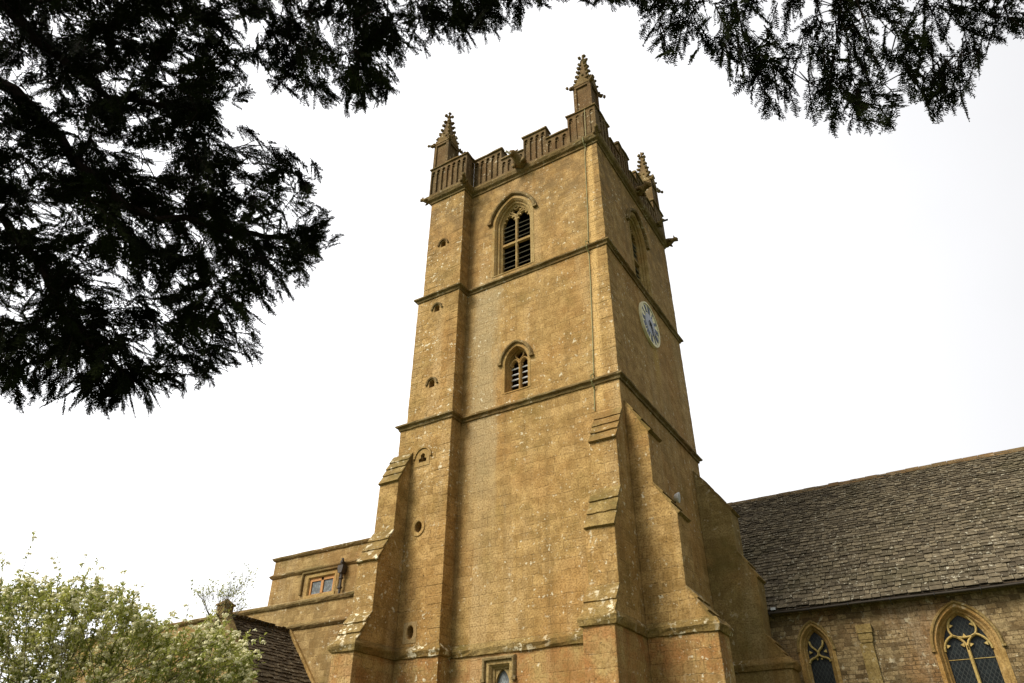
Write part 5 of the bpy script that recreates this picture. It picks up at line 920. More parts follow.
TIPS_RIGHT = [(6.07,-14.63,5.45),(6.01,-14.39,5.71),(5.94,-14.23,5.85),(5.97,-14.35,5.37),(6.05,-14.36,5.2),(6.07,-14.14,5.41),(6.13,-14.15,5.43),(6.24,-14.12,5.4),(6.3,-14.09,5.22),(6.36,-14.02,5.17),(6.4,-13.97,5.07),(6.45,-13.75,5.09),(6.48,-13.92,4.89),(6.58,-13.57,5.18),(6.66,-13.55,5.09),(6.75,-13.32,5.18),(6.87,-13.48,4.96),(6.98,-13.55,4.82),(6.97,-13.77,4.61),(7.1,-13.45,5.05),(7.15,-13.6,4.89),(7.18,-13.59,4.74),(7.22,-13.45,4.86),(7.45,-12.96,5.38),(7.51,-13.08,5.28),(7.65,-13.02,5.57),(7.6,-13.4,5.23),(7.75,-13.16,5.53),(7.19,-14.05,5.32),(6.94,-13.8,4.62),(6.43,-14.27,5.49),(6.54,-13.65,5.17),(6.29,-14.13,5.74),(7.03,-13.39,5.49),(6.71,-13.6,5.26),(7.04,-13.94,5.71),(6.52,-14.31,5.35),(7.84,-13.26,5.5),(6.59,-14.01,5.48),(7.78,-13.72,5.21),(6.4,-14.21,4.9),(6.95,-13.42,5.52),(8.0,-13.04,5.48),(7.6,-13.6,5.44),(6.93,-13.32,5.26),(7.46,-13.59,5.59),(6.73,-13.95,5.73),(7.53,-13.76,5.4),(7.23,-13.64,5.27),(6.92,-13.86,5.86),(7.07,-14.11,5.15),(7.91,-13.27,5.52),(6.98,-13.81,5.77),(7.97,-13.32,5.37),(6.88,-13.56,5.56),(6.72,-13.83,4.67),(7.77,-13.5,5.58),(7.97,-13.36,5.53),(6.56,-14.12,4.99),(7.83,-13.37,5.57),(7.4,-13.42,5.62),(6.5,-13.91,5.12),(7.26,-13.7,5.6),(6.73,-13.53,5.52),(7.59,-13.38,5.46),(7.38,-13.63,4.79),(6.8,-13.77,5.0),(6.68,-14.19,5.53),(6.86,-13.8,6.06),(7.29,-13.2,5.2),(6.97,-14.1,5.26),(6.46,-14.25,5.12),(7.2,-13.95,5.14),(7.34,-13.31,4.98),(7.35,-13.75,5.63),(6.08,-14.38,5.64),(7.03,-13.97,5.33),(7.5,-13.19,5.71),(7.7,-13.33,5.31),(7.43,-13.11,5.69),(7.04,-14.02,5.41),(7.32,-13.69,5.58),(7.72,-13.77,5.25),(6.76,-14.06,5.37),(6.01,-14.25,5.55),(6.56,-14.25,5.26),(7.55,-13.44,5.71),(7.56,-13.58,5.79),(7.03,-13.45,5.68),(6.88,-13.71,5.72),(6.9,-13.53,4.86),(6.78,-13.88,5.4),(6.77,-14.0,5.79),(6.98,-13.81,5.47),(7.18,-13.68,5.87),(7.43,-13.3,5.35),(7.65,-12.93,5.58),(6.22,-14.33,5.49),(7.14,-13.57,5.23),(8.1,-13.33,5.49),(6.0,-14.32,5.96),(7.16,-13.86,5.24),(6.6,-13.77,5.28),(7.61,-13.0,5.61),(7.28,-13.54,4.97),(7.27,-13.61,4.8),(7.18,-13.33,5.31),(7.33,-12.97,5.28),(6.57,-14.27,4.94),(6.62,-14.28,5.55),(6.28,-14.04,5.29),(6.38,-14.51,5.28),(6.66,-13.87,5.51),(6.35,-14.05,5.3),(6.42,-14.12,5.12),(6.44,-13.89,5.82),(6.61,-14.2,4.95),(6.92,-13.32,5.53),(6.39,-14.35,5.08),(6.29,-14.37,5.62),(6.4,-14.0,4.98),(6.77,-14.02,4.86),(6.97,-13.56,5.9),(7.08,-13.84,5.08),(6.78,-13.85,5.22),(7.1,-13.68,5.45),(6.52,-13.97,4.91),(7.44,-13.73,5.26),(5.98,-14.3,5.8),(7.0,-13.84,4.82),(7.27,-13.29,5.78),(6.83,-13.36,5.08),(7.08,-13.5,5.31),(6.79,-13.56,5.0),(8.01,-13.2,5.39),(6.67,-13.33,5.42),(7.21,-13.69,4.99),(5.96,-14.38,5.4),(7.94,-13.22,5.42),(7.63,-13.77,5.14),(7.57,-13.34,5.6),(6.11,-14.01,5.69),(7.06,-13.43,5.09),(7.77,-13.22,5.66),(6.09,-14.18,5.68),(8.08,-13.25,5.67),(6.71,-13.54,5.67),(5.94,-14.09,5.67),(7.0,-13.35,5.2),(6.98,-13.28,5.47),(6.29,-14.35,5.24),(7.66,-13.21,5.87),(6.54,-14.26,5.53),(6.9,-13.71,5.88),(7.36,-13.69,4.82),(7.74,-13.42,5.24),(7.01,-13.71,6.08),(6.48,-14.04,6.05),(7.35,-13.53,4.81),(7.2,-13.51,5.77),(6.61,-13.86,5.01),(7.68,-13.61,5.58),(6.07,-14.26,5.97),(7.44,-13.43,5.29),(6.51,-14.17,5.03),(6.26,-14.11,5.35),(7.81,-13.57,5.29),(7.62,-13.4,5.3),(7.65,-13.09,5.65),(8.04,-13.57,5.32),(6.6,-14.36,5.25),(7.76,-13.51,5.04),(6.38,-14.17,5.49),(6.46,-13.71,5.52),(7.72,-13.27,5.69),(7.02,-13.42,4.92),(8.23,-12.82,5.77),(7.05,-13.66,5.6),(6.43,-13.88,4.91),(6.27,-14.28,5.92),(7.4,-13.75,5.58),(6.9,-13.86,5.28),(7.36,-13.68,5.41),(7.22,-13.72,5.07),(6.75,-13.77,4.93),(7.23,-13.09,5.44),(7.08,-13.45,5.6),(6.04,-14.2,5.8),(7.17,-13.69,4.85),(6.84,-13.53,5.16),(7.44,-13.79,5.46),(6.66,-13.82,5.9),(6.97,-13.67,5.3),(6.07,-14.46,5.0),(6.7,-13.74,5.82),(7.27,-13.74,5.11),(6.22,-14.37,5.61),(6.07,-14.37,5.96)]
TIPS_MAIN_REST = [(-0.55,-18.96,4.57),(0.76,-17.94,4.61),(0.36,-20.07,8.29),(-2.35,-20.34,5.64),(-0.04,-20.23,5.81),(-2.32,-19.66,8.19),(-2.16,-19.47,8.32),(0.19,-18.65,6.73),(-2.34,-18.69,7.32),(-1.95,-17.12,8.28),(-1.3,-19.42,8.91),(-1.91,-17.32,5.5),(-1.08,-18.56,3.82),(-1.22,-16.95,4.56),(-2.62,-18.44,7.85),(-1.76,-19.53,5.3),(-3.8,-18.36,6.18),(-1.46,-16.54,4.81),(-1.54,-18.9,5.61),(0.27,-18.85,5.24),(-1.11,-19.36,3.58),(-0.61,-16.13,5.38),(0.74,-17.55,4.76),(-1.76,-20.48,6.4),(0.83,-19.83,7.42),(-2.54,-17.52,7.41),(-2.76,-17.51,5.49),(0.92,-17.79,8.29),(-1.21,-16.98,8.49),(-1.16,-15.74,5.73),(-0.65,-16.94,5.77),(-3.02,-16.38,7.52),(-0.76,-18.15,7.83),(-1.49,-20.12,8.57),(-0.99,-17.93,9.58),(0.71,-18.06,6.87),(-0.98,-17.62,6.4),(-4.13,-19.62,8.08),(0.53,-18.88,8.55),(-1.78,-17.04,7.54),(-2.15,-16.38,4.6),(-4.32,-18.96,8.22),(-4.36,-19.29,6.28),(-0.91,-19.65,6.43),(-3.58,-17.27,4.56),(0.31,-19.76,6.23),(-1.61,-18.26,8.1),(-3.96,-20.14,5.99),(-4.06,-18.9,6.53),(-1.31,-17.34,5.66),(-1.65,-19.57,3.99),(-2.68,-17.98,8.9),(-1.93,-17.23,8.18),(-3.77,-19.25,4.86),(0.34,-16.65,5.95),(-0.38,-20.66,6.86),(0.51,-16.94,4.6),(-0.28,-17.47,4.24),(-0.53,-17.69,4.98),(-1.14,-18.08,6.38),(-1.67,-17.38,6.73),(-2.31,-15.87,6.77),(-2.74,-19.55,7.64),(-2.81,-16.74,5.22),(-1.05,-16.73,6.21),(1.04,-18.99,7.67),(0.72,-18.44,4.54),(-2.74,-19.17,7.96),(-2.3,-16.11,5.83),(-1.71,-16.81,8.91),(-4.8,-17.69,6.9),(-3.42,-18.47,7.15),(-4.16,-18.04,6.9),(0.23,-20.3,6.27),(-1.88,-18.33,9.93),(-0.19,-18.33,4.13),(-0.71,-16.45,7.49),(-0.27,-18.83,5.4),(-1.57,-20.11,5.15),(0.23,-17.74,7.67),(-1.45,-18.82,4.91),(-0.38,-16.09,6.17),(-1.7,-19.77,7.07),(-2.08,-17.77,7.74),(-2.81,-19.49,6.12),(-1.09,-20.13,5.93),(-3.66,-18.21,5.25),(-0.16,-18.65,8.01),(0.46,-19.54,7.96),(-0.25,-19.23,4.45),(-1.16,-18.59,5.09),(-3.13,-18.44,4.74),(-3.4,-17.16,6.93),(-0.41,-18.05,8.97),(-3.33,-17.14,7.54),(-3.88,-17.93,7.81),(0.03,-20.36,7.4),(-1.29,-18.47,7.48),(-2.74,-17.6,8.76),(-2.11,-18.62,8.8),(-1.4,-17.26,7.92),(-3.42,-17.51,4.31),(-0.87,-17.84,3.58),(-0.85,-19.62,7.61),(-1.25,-16.77,7.42),(-3.84,-18.18,8.87),(-1.75,-19.06,3.64),(-2.59,-20.65,6.72),(-0.76,-18.37,4.03),(-1.41,-17.41,3.51),(-0.47,-17.87,4.25),(-0.81,-17.47,7.91),(-2.51,-17.77,5.22),(-2.12,-16.52,4.11),(-0.86,-17.77,9.73),(-2.9,-16.9,7.37),(-4.0,-17.55,5.59),(-2.06,-18.2,3.53),(-3.47,-19.98,6.91),(-0.93,-16.92,8.62),(-4.06,-19.92,6.27),(0.4,-16.87,4.69),(-1.41,-17.87,6.87),(-0.08,-16.99,7.17),(-2.14,-20.14,7.9),(-1.81,-20.06,6.99),(-2.82,-19.44,3.81),(-2.96,-16.65,8.53),(-1.62,-17.87,9.82),(-3.49,-18.09,6.9),(-2.76,-20.04,5.6),(-4.16,-18.03,7.57),(-1.3,-18.84,7.78),(-3.05,-19.11,7.29),(-1.11,-17.09,6.29),(-4.06,-17.47,5.58),(-0.9,-20.63,7.37),(-1.89,-17.82,8.57),(0.21,-19.2,5.64),(-3.61,-19.8,6.98),(-3.59,-20.06,7.67),(-3.42,-18.91,8.49),(-1.51,-18.77,8.47),(-3.88,-19.87,7.82),(-2.5,-17.9,6.96),(-1.57,-18.62,8.61),(-2.7,-16.38,6.69),(-1.42,-17.67,4.52),(-2.62,-20.37,8.06),(-2.87,-18.89,4.4),(-0.43,-19.51,9.32),(-1.89,-16.88,7.72),(-3.92,-16.95,4.83),(0.09,-17.92,4.05),(-1.1,-17.62,8.25),(-3.9,-19.54,5.17),(-2.46,-17.83,4.8),(-0.65,-20.57,5.07),(-1.67,-18.87,9.63),(0.56,-18.03,4.91),(-0.74,-17.2,4.17),(-1.99,-18.69,8.31),(-3.95,-18.46,6.88),(-4.58,-17.55,6.07),(-2.97,-18.1,7.12),(-0.29,-19.92,8.97),(-2.95,-17.91,9.25),(-4.55,-17.28,5.76),(-3.69,-19.47,5.05),(-0.33,-20.27,8.27),(-4.41,-17.74,7.45),(-4.3,-19.04,6.93),(0.27,-18.74,6.87),(-3.14,-19.96,5.37),(-0.74,-18.44,3.62),(-0.13,-19.03,5.08),(-1.45,-19.15,3.82),(-0.36,-20.77,5.82),(-3.14,-17.49,5.51),(-2.5,-18.87,8.76),(-1.96,-17.13,6.8),(-0.77,-17.2,7.08),(-1.87,-16.76,5.86),(-2.36,-17.29,8.42),(-0.25,-17.93,5.65),(-0.81,-15.77,6.16),(-2.97,-18.36,8.47),(0.54,-16.78,6.57),(-1.03,-20.51,8.46),(-1.91,-20.49,6.14),(-1.16,-17.48,8.08),(-2.87,-17.17,4.51),(-2.93,-18.61,5.2),(-2.43,-18.07,4.83),(-2.79,-18.7,5.5),(-0.78,-17.32,5.9),(0.92,-17.05,6.25),(0.34,-19.76,5.83),(-0.14,-17.33,8.59),(0.18,-17.59,7.82),(-1.0,-19.85,6.28),(-3.88,-18.79,7.5),(-3.62,-19.21,4.19),(-1.9,-18.41,5.07),(-2.12,-20.72,4.98),(-2.29,-19.01,9.62),(0.83,-17.68,7.98),(-2.49,-16.58,4.08),(0.58,-17.39,6.08),(-1.0,-20.23,7.06),(-2.21,-18.5,4.6),(0.64,-17.1,8.16),(-1.04,-20.12,5.41),(0.78,-17.46,7.2),(-1.36,-18.36,4.51),(-4.0,-17.98,5.2),(0.52,-18.0,4.59),(0.89,-17.71,4.88),(-1.73,-18.03,7.01),(-3.24,-18.3,5.48),(-1.44,-18.65,4.5),(-0.91,-19.36,8.5),(-2.27,-18.77,9.26),(0.59,-20.08,5.98),(-3.29,-19.56,8.32),(-2.41,-15.8,6.68),(-0.76,-20.51,6.85),(-2.58,-17.2,7.88),(-1.34,-16.42,4.86),(0.96,-19.59,5.99),(-1.77,-20.24,8.53),(-0.09,-20.47,6.76),(-1.49,-16.18,6.71),(-2.31,-17.92,7.49),(-0.4,-16.42,5.99),(-2.47,-19.2,6.69),(-2.38,-17.21,9.48),(-0.62,-17.07,7.72),(-2.17,-18.36,9.28),(0.32,-16.68,6.01),(-2.14,-16.6,7.09),(1.24,-16.66,7.81),(1.29,-16.96,8.17),(-0.59,-16.86,6.91),(3.09,-16.08,7.68),(-2.29,-16.32,5.76),(-1.8,-17.3,5.62),(-0.5,-17.38,8.04),(-2.39,-17.5,5.5),(-0.59,-17.16,7.35),(-1.03,-17.3,4.72),(0.65,-16.44,8.3),(0.89,-16.88,7.1),(2.08,-16.95,8.52),(-1.35,-17.02,7.46),(0.6,-17.39,8.15),(-0.57,-16.77,7.38),(1.05,-17.14,6.55),(4.82,-15.27,7.45),(-1.96,-18.54,8.41),(1.06,-16.51,6.39),(-2.02,-17.35,6.96),(-1.38,-16.44,5.47),(-1.24,-18.78,4.43),(-1.69,-18.01,6.66),(1.13,-16.91,8.22),(1.16,-17.96,8.73),(1.16,-17.98,8.09),(-0.87,-16.58,7.0),(-1.7,-17.31,6.1),(1.21,-17.21,7.45),(-0.31,-16.26,7.95),(1.64,-17.46,7.58),(1.04,-16.85,5.91),(0.59,-17.84,7.84),(3.31,-16.33,7.42),(0.1,-17.82,8.18),(-1.28,-17.53,5.23),(-2.52,-17.6,5.09),(-1.69,-17.36,5.45),(-1.54,-17.23,7.04),(-0.64,-16.53,7.81),(2.61,-17.08,8.28),(1.55,-16.7,7.8),(-1.52,-16.89,7.02),(-1.81,-15.78,6.33),(1.53,-16.82,6.58),(0.87,-16.66,7.78),(1.13,-17.63,8.04),(-0.2,-17.24,6.38),(3.42,-15.72,6.58),(0.25,-17.41,7.16),(-0.6,-16.74,7.3),(5.15,-15.01,6.62),(5.98,-14.4,6.68),(-0.58,-17.4,7.3),(-1.5,-17.01,6.74),(-0.95,-16.0,7.52),(-2.07,-16.67,5.9),(0.49,-16.34,6.94),(2.37,-16.96,8.01),(-1.15,-17.81,6.14),(0.38,-18.02,8.8),(0.32,-17.89,8.56),(-0.54,-16.75,7.4),(-0.7,-18.64,5.57),(-0.83,-18.34,8.46),(5.82,-15.4,6.25),(-1.2,-15.89,6.43),(-0.82,-18.48,6.32),(-0.28,-17.66,7.48),(3.44,-16.71,7.71),(0.27,-17.51,8.71),(-1.2,-17.87,4.86),(-0.62,-16.41,7.18),(-1.09,-17.12,7.45),(-2.28,-17.67,6.16),(-1.48,-16.92,7.12),(-0.91,-15.46,6.34),(6.1,-14.8,6.19),(-0.9,-18.81,6.46),(5.66,-15.46,6.56),(-0.77,-18.28,7.9),(-1.48,-19.09,5.37),(-1.86,-17.14,5.79),(4.41,-15.4,6.39),(-2.15,-18.16,6.74),(-0.77,-18.21,6.64),(-1.3,-16.82,7.11),(-1.88,-19.05,5.83),(-1.8,-17.04,4.53),(-0.09,-17.75,7.69),(-0.49,-15.86,5.83),(-1.19,-16.64,6.47),(-0.6,-16.86,7.47),(2.89,-16.0,7.2),(-0.85,-17.22,6.57),(-0.47,-17.23,6.98),(-2.24,-17.02,6.28),(1.08,-16.79,7.62),(-0.92,-18.28,4.05),(2.22,-17.31,7.8),(-2.02,-19.69,8.12),(-1.67,-19.34,6.48),(-1.11,-19.18,3.43),(5.27,-15.06,7.26),(-0.66,-15.82,6.34),(-0.81,-18.28,5.95),(0.75,-16.38,6.91),(-0.96,-17.09,5.14),(1.86,-16.39,8.29),(-1.94,-16.98,7.36),(-2.13,-16.4,6.24),(-1.48,-18.24,5.22),(-1.38,-18.26,5.06),(-1.36,-17.58,7.44),(2.59,-16.87,8.33),(0.42,-18.25,7.98),(0.59,-17.18,7.8),(-0.68,-16.74,5.54),(2.11,-15.94,8.26),(-0.16,-16.52,7.25),(3.07,-16.71,7.21),(-1.53,-17.09,5.56),(-0.28,-18.33,5.47),(-0.71,-18.59,4.8),(-2.38,-18.11,5.62),(5.85,-14.68,6.27),(-0.93,-16.44,7.69),(1.67,-16.82,7.93),(-0.08,-16.25,5.17),(-1.3,-17.87,7.88),(-1.52,-18.75,5.52),(0.2,-17.91,7.52),(0.25,-18.94,8.11),(-0.74,-16.67,6.11),(1.44,-17.81,8.57),(-0.62,-15.67,6.31),(-1.05,-18.81,5.68),(-0.13,-17.88,7.6),(-0.32,-15.77,5.83),(-1.09,-16.7,6.7),(2.92,-16.26,7.69),(-1.88,-17.08,6.34),(-0.29,-18.83,7.89),(-0.39,-16.24,6.68),(-1.65,-16.6,6.83),(-0.91,-17.03,5.92),(0.25,-16.69,8.26),(-1.65,-18.24,8.29),(-1.94,-16.68,6.95),(2.14,-17.64,9.77),(-1.34,-17.4,5.29),(-0.01,-17.89,7.76),(-1.22,-17.23,6.08),(-0.07,-17.14,8.21),(1.04,-16.53,7.69),(-0.11,-18.05,8.16),(0.21,-16.11,5.96),(0.78,-17.41,8.58),(-1.69,-18.25,4.77),(1.65,-17.06,7.24),(3.67,-15.61,6.79),(-0.46,-16.88,7.42),(-1.09,-18.17,8.36),(-1.3,-18.79,5.1),(-0.92,-18.46,6.39),(-1.48,-16.9,7.59),(-2.14,-16.56,6.57),(5.47,-15.42,6.08)]
TIPS_RIGHT_REST = [(10.8,-13.97,8.01),(11.08,-16.34,8.56),(14.99,-14.46,7.52),(13.22,-14.84,8.25),(12.52,-14.75,6.92),(15.12,-16.21,8.04),(10.88,-14.17,6.81),(12.14,-15.9,9.27),(14.29,-15.57,5.56),(10.49,-13.6,5.74),(14.24,-14.6,6.18),(14.91,-13.95,9.19),(13.05,-15.04,6.28),(14.14,-14.61,8.02),(11.79,-12.93,7.97),(13.13,-14.96,7.72),(12.03,-15.97,5.12),(13.05,-15.17,8.15),(12.27,-14.43,4.94),(13.26,-12.96,7.35),(15.6,-14.18,5.69),(14.08,-15.37,8.92),(13.57,-16.5,7.99),(15.17,-15.32,8.99),(13.98,-13.97,5.01),(11.13,-16.71,7.59),(11.55,-15.06,6.59),(12.76,-12.95,9.15),(14.85,-12.53,7.27),(11.43,-16.25,7.62),(12.08,-14.75,8.08),(14.39,-13.28,7.16),(13.48,-13.11,4.26),(15.49,-15.55,7.3),(13.66,-13.75,5.44),(15.4,-14.58,7.98),(14.67,-13.84,7.22),(15.9,-15.7,7.67),(12.44,-17.13,7.08),(11.57,-15.08,7.96),(12.06,-16.48,7.81),(11.85,-14.41,9.83),(12.46,-15.74,6.93),(11.36,-15.56,7.91),(12.77,-16.56,4.86),(14.38,-13.38,9.3),(13.23,-13.49,9.51),(10.51,-13.48,5.72),(14.11,-15.32,9.82),(13.55,-13.05,7.83),(10.72,-13.79,6.57),(12.87,-14.65,6.63),(12.62,-13.78,5.73),(12.15,-12.72,5.9),(15.0,-13.8,5.84),(11.25,-14.7,4.86),(13.98,-17.05,8.5),(12.67,-13.75,9.41),(13.2,-13.94,4.73),(14.79,-13.32,5.73),(12.44,-15.21,7.85),(14.32,-14.13,7.25),(13.83,-13.51,6.8),(15.56,-14.32,5.31),(13.72,-14.36,7.21),(11.98,-12.14,7.27),(13.0,-13.03,7.39),(12.68,-14.05,7.24),(11.0,-14.33,8.4),(14.0,-13.72,4.33),(11.38,-14.41,5.36),(14.77,-16.28,8.7),(12.79,-12.38,7.48),(14.73,-16.65,5.73),(15.28,-16.38,5.87),(10.79,-13.72,8.05),(13.51,-12.87,6.04),(12.42,-14.89,9.96),(12.15,-16.76,8.52),(13.04,-16.33,9.24),(13.4,-15.06,7.6),(12.66,-14.99,9.93),(13.04,-15.83,5.76),(15.13,-15.57,4.92),(13.93,-16.22,8.56),(13.44,-14.06,5.62),(15.96,-14.23,7.48),(11.28,-14.39,5.23),(12.79,-14.21,9.89),(15.93,-15.2,7.51),(12.87,-14.88,8.54),(11.93,-16.43,7.63),(13.05,-14.87,8.42),(12.12,-15.35,5.09),(15.7,-15.19,7.46),(12.42,-11.87,7.59),(10.6,-15.07,8.94),(12.48,-16.19,5.82),(13.8,-15.36,9.84),(12.21,-13.23,4.4),(11.99,-15.19,5.19),(12.31,-13.89,7.12),(11.29,-16.45,6.43),(14.95,-14.33,7.61),(15.33,-13.06,6.92),(16.2,-14.63,6.26),(10.55,-16.14,7.93),(11.15,-14.01,7.18),(12.97,-12.26,7.68),(11.16,-12.93,7.94),(14.07,-13.95,7.68),(14.11,-14.99,4.02),(12.08,-13.7,9.13),(11.23,-14.08,5.43),(12.22,-13.92,9.38),(14.7,-16.26,5.86),(12.24,-13.35,7.03),(14.08,-13.84,7.95),(12.42,-14.36,8.48),(10.03,-13.94,7.26),(14.06,-14.34,5.24),(14.88,-14.44,7.98),(13.21,-14.94,8.02),(11.1,-14.62,5.04),(11.5,-15.14,5.58),(10.55,-15.61,5.3),(11.61,-16.46,6.24),(13.37,-11.8,7.43),(14.07,-16.47,4.77),(12.5,-11.98,8.26),(12.18,-13.99,8.75),(15.92,-14.67,7.97),(15.5,-16.38,7.14),(11.79,-13.31,7.49),(13.91,-13.36,7.0),(13.62,-15.54,5.28),(11.75,-15.13,6.12),(13.79,-14.03,8.93),(14.08,-11.94,6.97),(10.3,-14.31,6.74),(13.5,-13.48,5.33),(10.76,-16.25,7.59),(11.65,-13.25,9.15),(13.35,-15.74,8.22),(13.88,-11.89,6.86),(12.28,-12.3,8.02),(14.41,-14.43,8.06),(10.3,-13.34,7.15),(11.47,-17.04,6.84),(12.84,-13.82,8.46),(14.63,-15.3,9.65),(14.86,-16.97,7.68),(14.05,-16.17,6.81),(11.79,-15.58,4.36),(11.57,-12.93,8.8),(14.6,-12.18,7.46),(11.52,-16.7,6.22),(13.28,-15.91,9.65),(11.36,-16.08,8.72),(13.19,-16.84,8.52),(12.68,-15.68,9.76),(15.38,-13.38,7.52),(13.44,-15.4,9.63),(13.99,-12.97,6.26),(14.26,-13.3,4.66),(13.59,-12.49,5.36),(11.48,-16.01,5.97),(10.76,-12.92,6.69),(10.95,-15.23,5.22),(13.49,-12.6,8.19),(12.72,-16.35,7.18),(14.27,-12.66,7.31),(14.13,-16.41,4.87),(15.72,-12.95,7.46),(14.6,-13.23,4.91),(10.44,-15.47,7.5),(13.53,-14.4,5.52),(11.83,-15.93,9.48),(10.21,-13.0,6.98),(14.8,-15.94,8.03),(15.08,-15.61,7.1),(14.79,-13.98,7.38),(11.94,-14.41,6.75),(13.32,-14.13,8.61),(12.81,-16.81,5.38),(13.27,-13.56,5.26),(14.3,-13.61,9.16),(13.36,-15.6,6.96),(13.69,-13.48,9.26),(11.54,-16.52,5.53),(14.8,-16.96,6.68),(11.1,-14.69,6.26),(11.89,-13.2,6.03),(14.38,-15.46,8.24),(13.92,-14.78,6.93),(13.01,-14.7,8.79),(10.9,-13.23,8.86),(10.05,-15.17,7.53),(10.49,-13.66,8.2),(12.33,-14.55,5.11),(10.08,-13.46,6.77),(7.07,-14.48,5.13),(7.82,-13.4,6.57),(8.57,-13.9,7.15),(10.78,-12.67,8.08),(11.38,-12.97,7.84),(12.57,-13.94,7.07),(7.11,-14.1,6.35),(8.47,-12.34,5.86),(7.23,-14.54,5.98),(10.99,-13.02,8.72),(7.85,-12.94,7.31),(8.41,-13.02,7.82),(5.92,-14.39,6.48),(8.95,-12.92,6.94),(8.56,-12.37,7.43),(10.89,-13.86,7.82),(8.46,-13.23,6.99),(7.94,-13.13,6.42),(9.0,-14.02,6.74),(8.3,-13.49,6.43),(7.2,-14.14,6.09),(10.56,-14.02,7.54),(8.25,-14.28,6.85),(6.9,-14.72,5.89),(11.52,-12.13,6.94),(9.63,-10.98,6.47),(8.75,-13.03,7.22),(7.4,-14.02,5.76),(8.62,-14.13,7.02),(8.79,-12.53,6.05),(13.14,-15.19,5.82),(11.13,-13.73,7.89),(12.87,-14.27,6.54),(10.89,-13.46,7.82),(12.6,-14.36,8.12),(11.57,-13.58,8.47),(7.93,-13.3,6.08),(12.13,-14.1,7.28),(7.91,-13.65,6.4),(10.86,-13.11,7.84),(10.66,-12.97,8.08),(7.51,-13.74,5.83),(7.29,-14.97,6.26),(11.39,-14.27,6.84),(8.23,-12.88,7.16),(12.58,-13.52,5.83),(10.8,-13.38,6.93),(8.02,-13.81,6.2),(8.39,-14.35,6.18),(8.28,-12.76,7.02),(10.78,-13.11,7.47),(11.42,-12.13,8.65),(7.23,-14.43,5.79),(7.94,-12.78,7.15),(11.35,-12.79,8.58),(8.93,-12.8,7.55),(8.2,-13.34,8.12),(9.55,-12.27,6.95),(9.16,-13.0,7.38),(12.27,-13.7,5.83),(11.39,-13.57,8.61),(8.6,-13.51,6.6),(13.14,-14.82,6.02),(8.83,-12.53,7.39),(12.1,-14.73,6.56),(7.36,-14.31,6.33),(11.65,-13.36,6.77),(12.29,-14.22,5.42),(11.05,-13.77,7.48),(7.39,-13.73,6.01),(9.74,-12.45,7.38),(9.38,-12.78,7.47),(7.89,-13.15,6.52),(12.81,-12.7,7.54),(7.76,-13.24,6.63),(11.95,-14.44,5.58),(7.8,-14.14,7.0),(7.72,-14.25,5.95),(11.54,-13.02,8.48),(10.79,-12.19,6.87),(6.89,-14.25,6.55),(6.44,-14.2,6.85),(10.0,-13.21,7.01),(9.24,-11.71,6.8),(10.76,-13.54,8.35),(12.61,-14.74,7.79),(7.4,-14.19,6.13),(12.81,-13.42,7.24),(10.27,-12.89,8.01),(10.93,-13.14,7.23),(12.68,-14.26,7.21),(9.98,-12.69,7.32),(9.68,-13.37,7.74),(8.7,-13.44,5.99),(9.1,-12.9,6.78),(8.2,-12.97,6.53),(8.39,-13.26,6.51),(7.32,-14.42,5.21),(11.01,-13.44,7.66),(13.43,-14.25,6.04),(13.05,-15.15,7.21),(8.94,-12.94,6.36),(7.54,-13.51,6.14),(13.05,-13.98,6.43),(12.64,-14.8,5.75),(8.28,-14.71,6.3),(6.45,-14.49,6.26),(12.63,-14.71,7.04),(13.13,-14.06,4.76),(8.88,-13.48,6.7),(8.32,-13.79,6.73),(9.77,-12.02,7.27),(9.82,-13.26,7.32),(11.31,-12.23,8.39),(7.36,-13.66,6.36),(11.22,-13.64,7.6),(11.01,-13.02,7.15),(7.69,-12.91,7.34),(13.39,-14.29,5.61),(8.05,-12.72,7.35),(9.11,-12.5,5.74),(9.25,-11.66,7.44),(6.66,-14.29,5.7),(7.31,-15.08,5.88),(9.07,-12.3,7.67),(8.62,-12.36,6.13),(7.53,-13.83,6.2),(9.86,-12.6,6.92),(10.28,-11.95,7.34),(8.07,-13.5,6.49),(12.66,-14.04,6.74),(8.09,-14.43,5.5),(9.32,-12.62,7.78),(9.24,-12.81,8.01),(9.5,-13.17,6.22),(8.69,-13.42,6.87),(6.35,-14.62,5.7),(12.47,-13.91,8.03),(6.53,-14.77,5.99),(9.58,-12.52,7.21),(7.26,-14.04,5.99),(13.09,-13.28,6.38),(9.01,-14.05,7.22),(10.42,-12.81,8.06),(12.56,-12.33,7.35),(11.84,-13.54,7.51),(7.71,-14.05,6.45),(7.49,-14.02,5.33),(8.57,-13.13,6.29)]
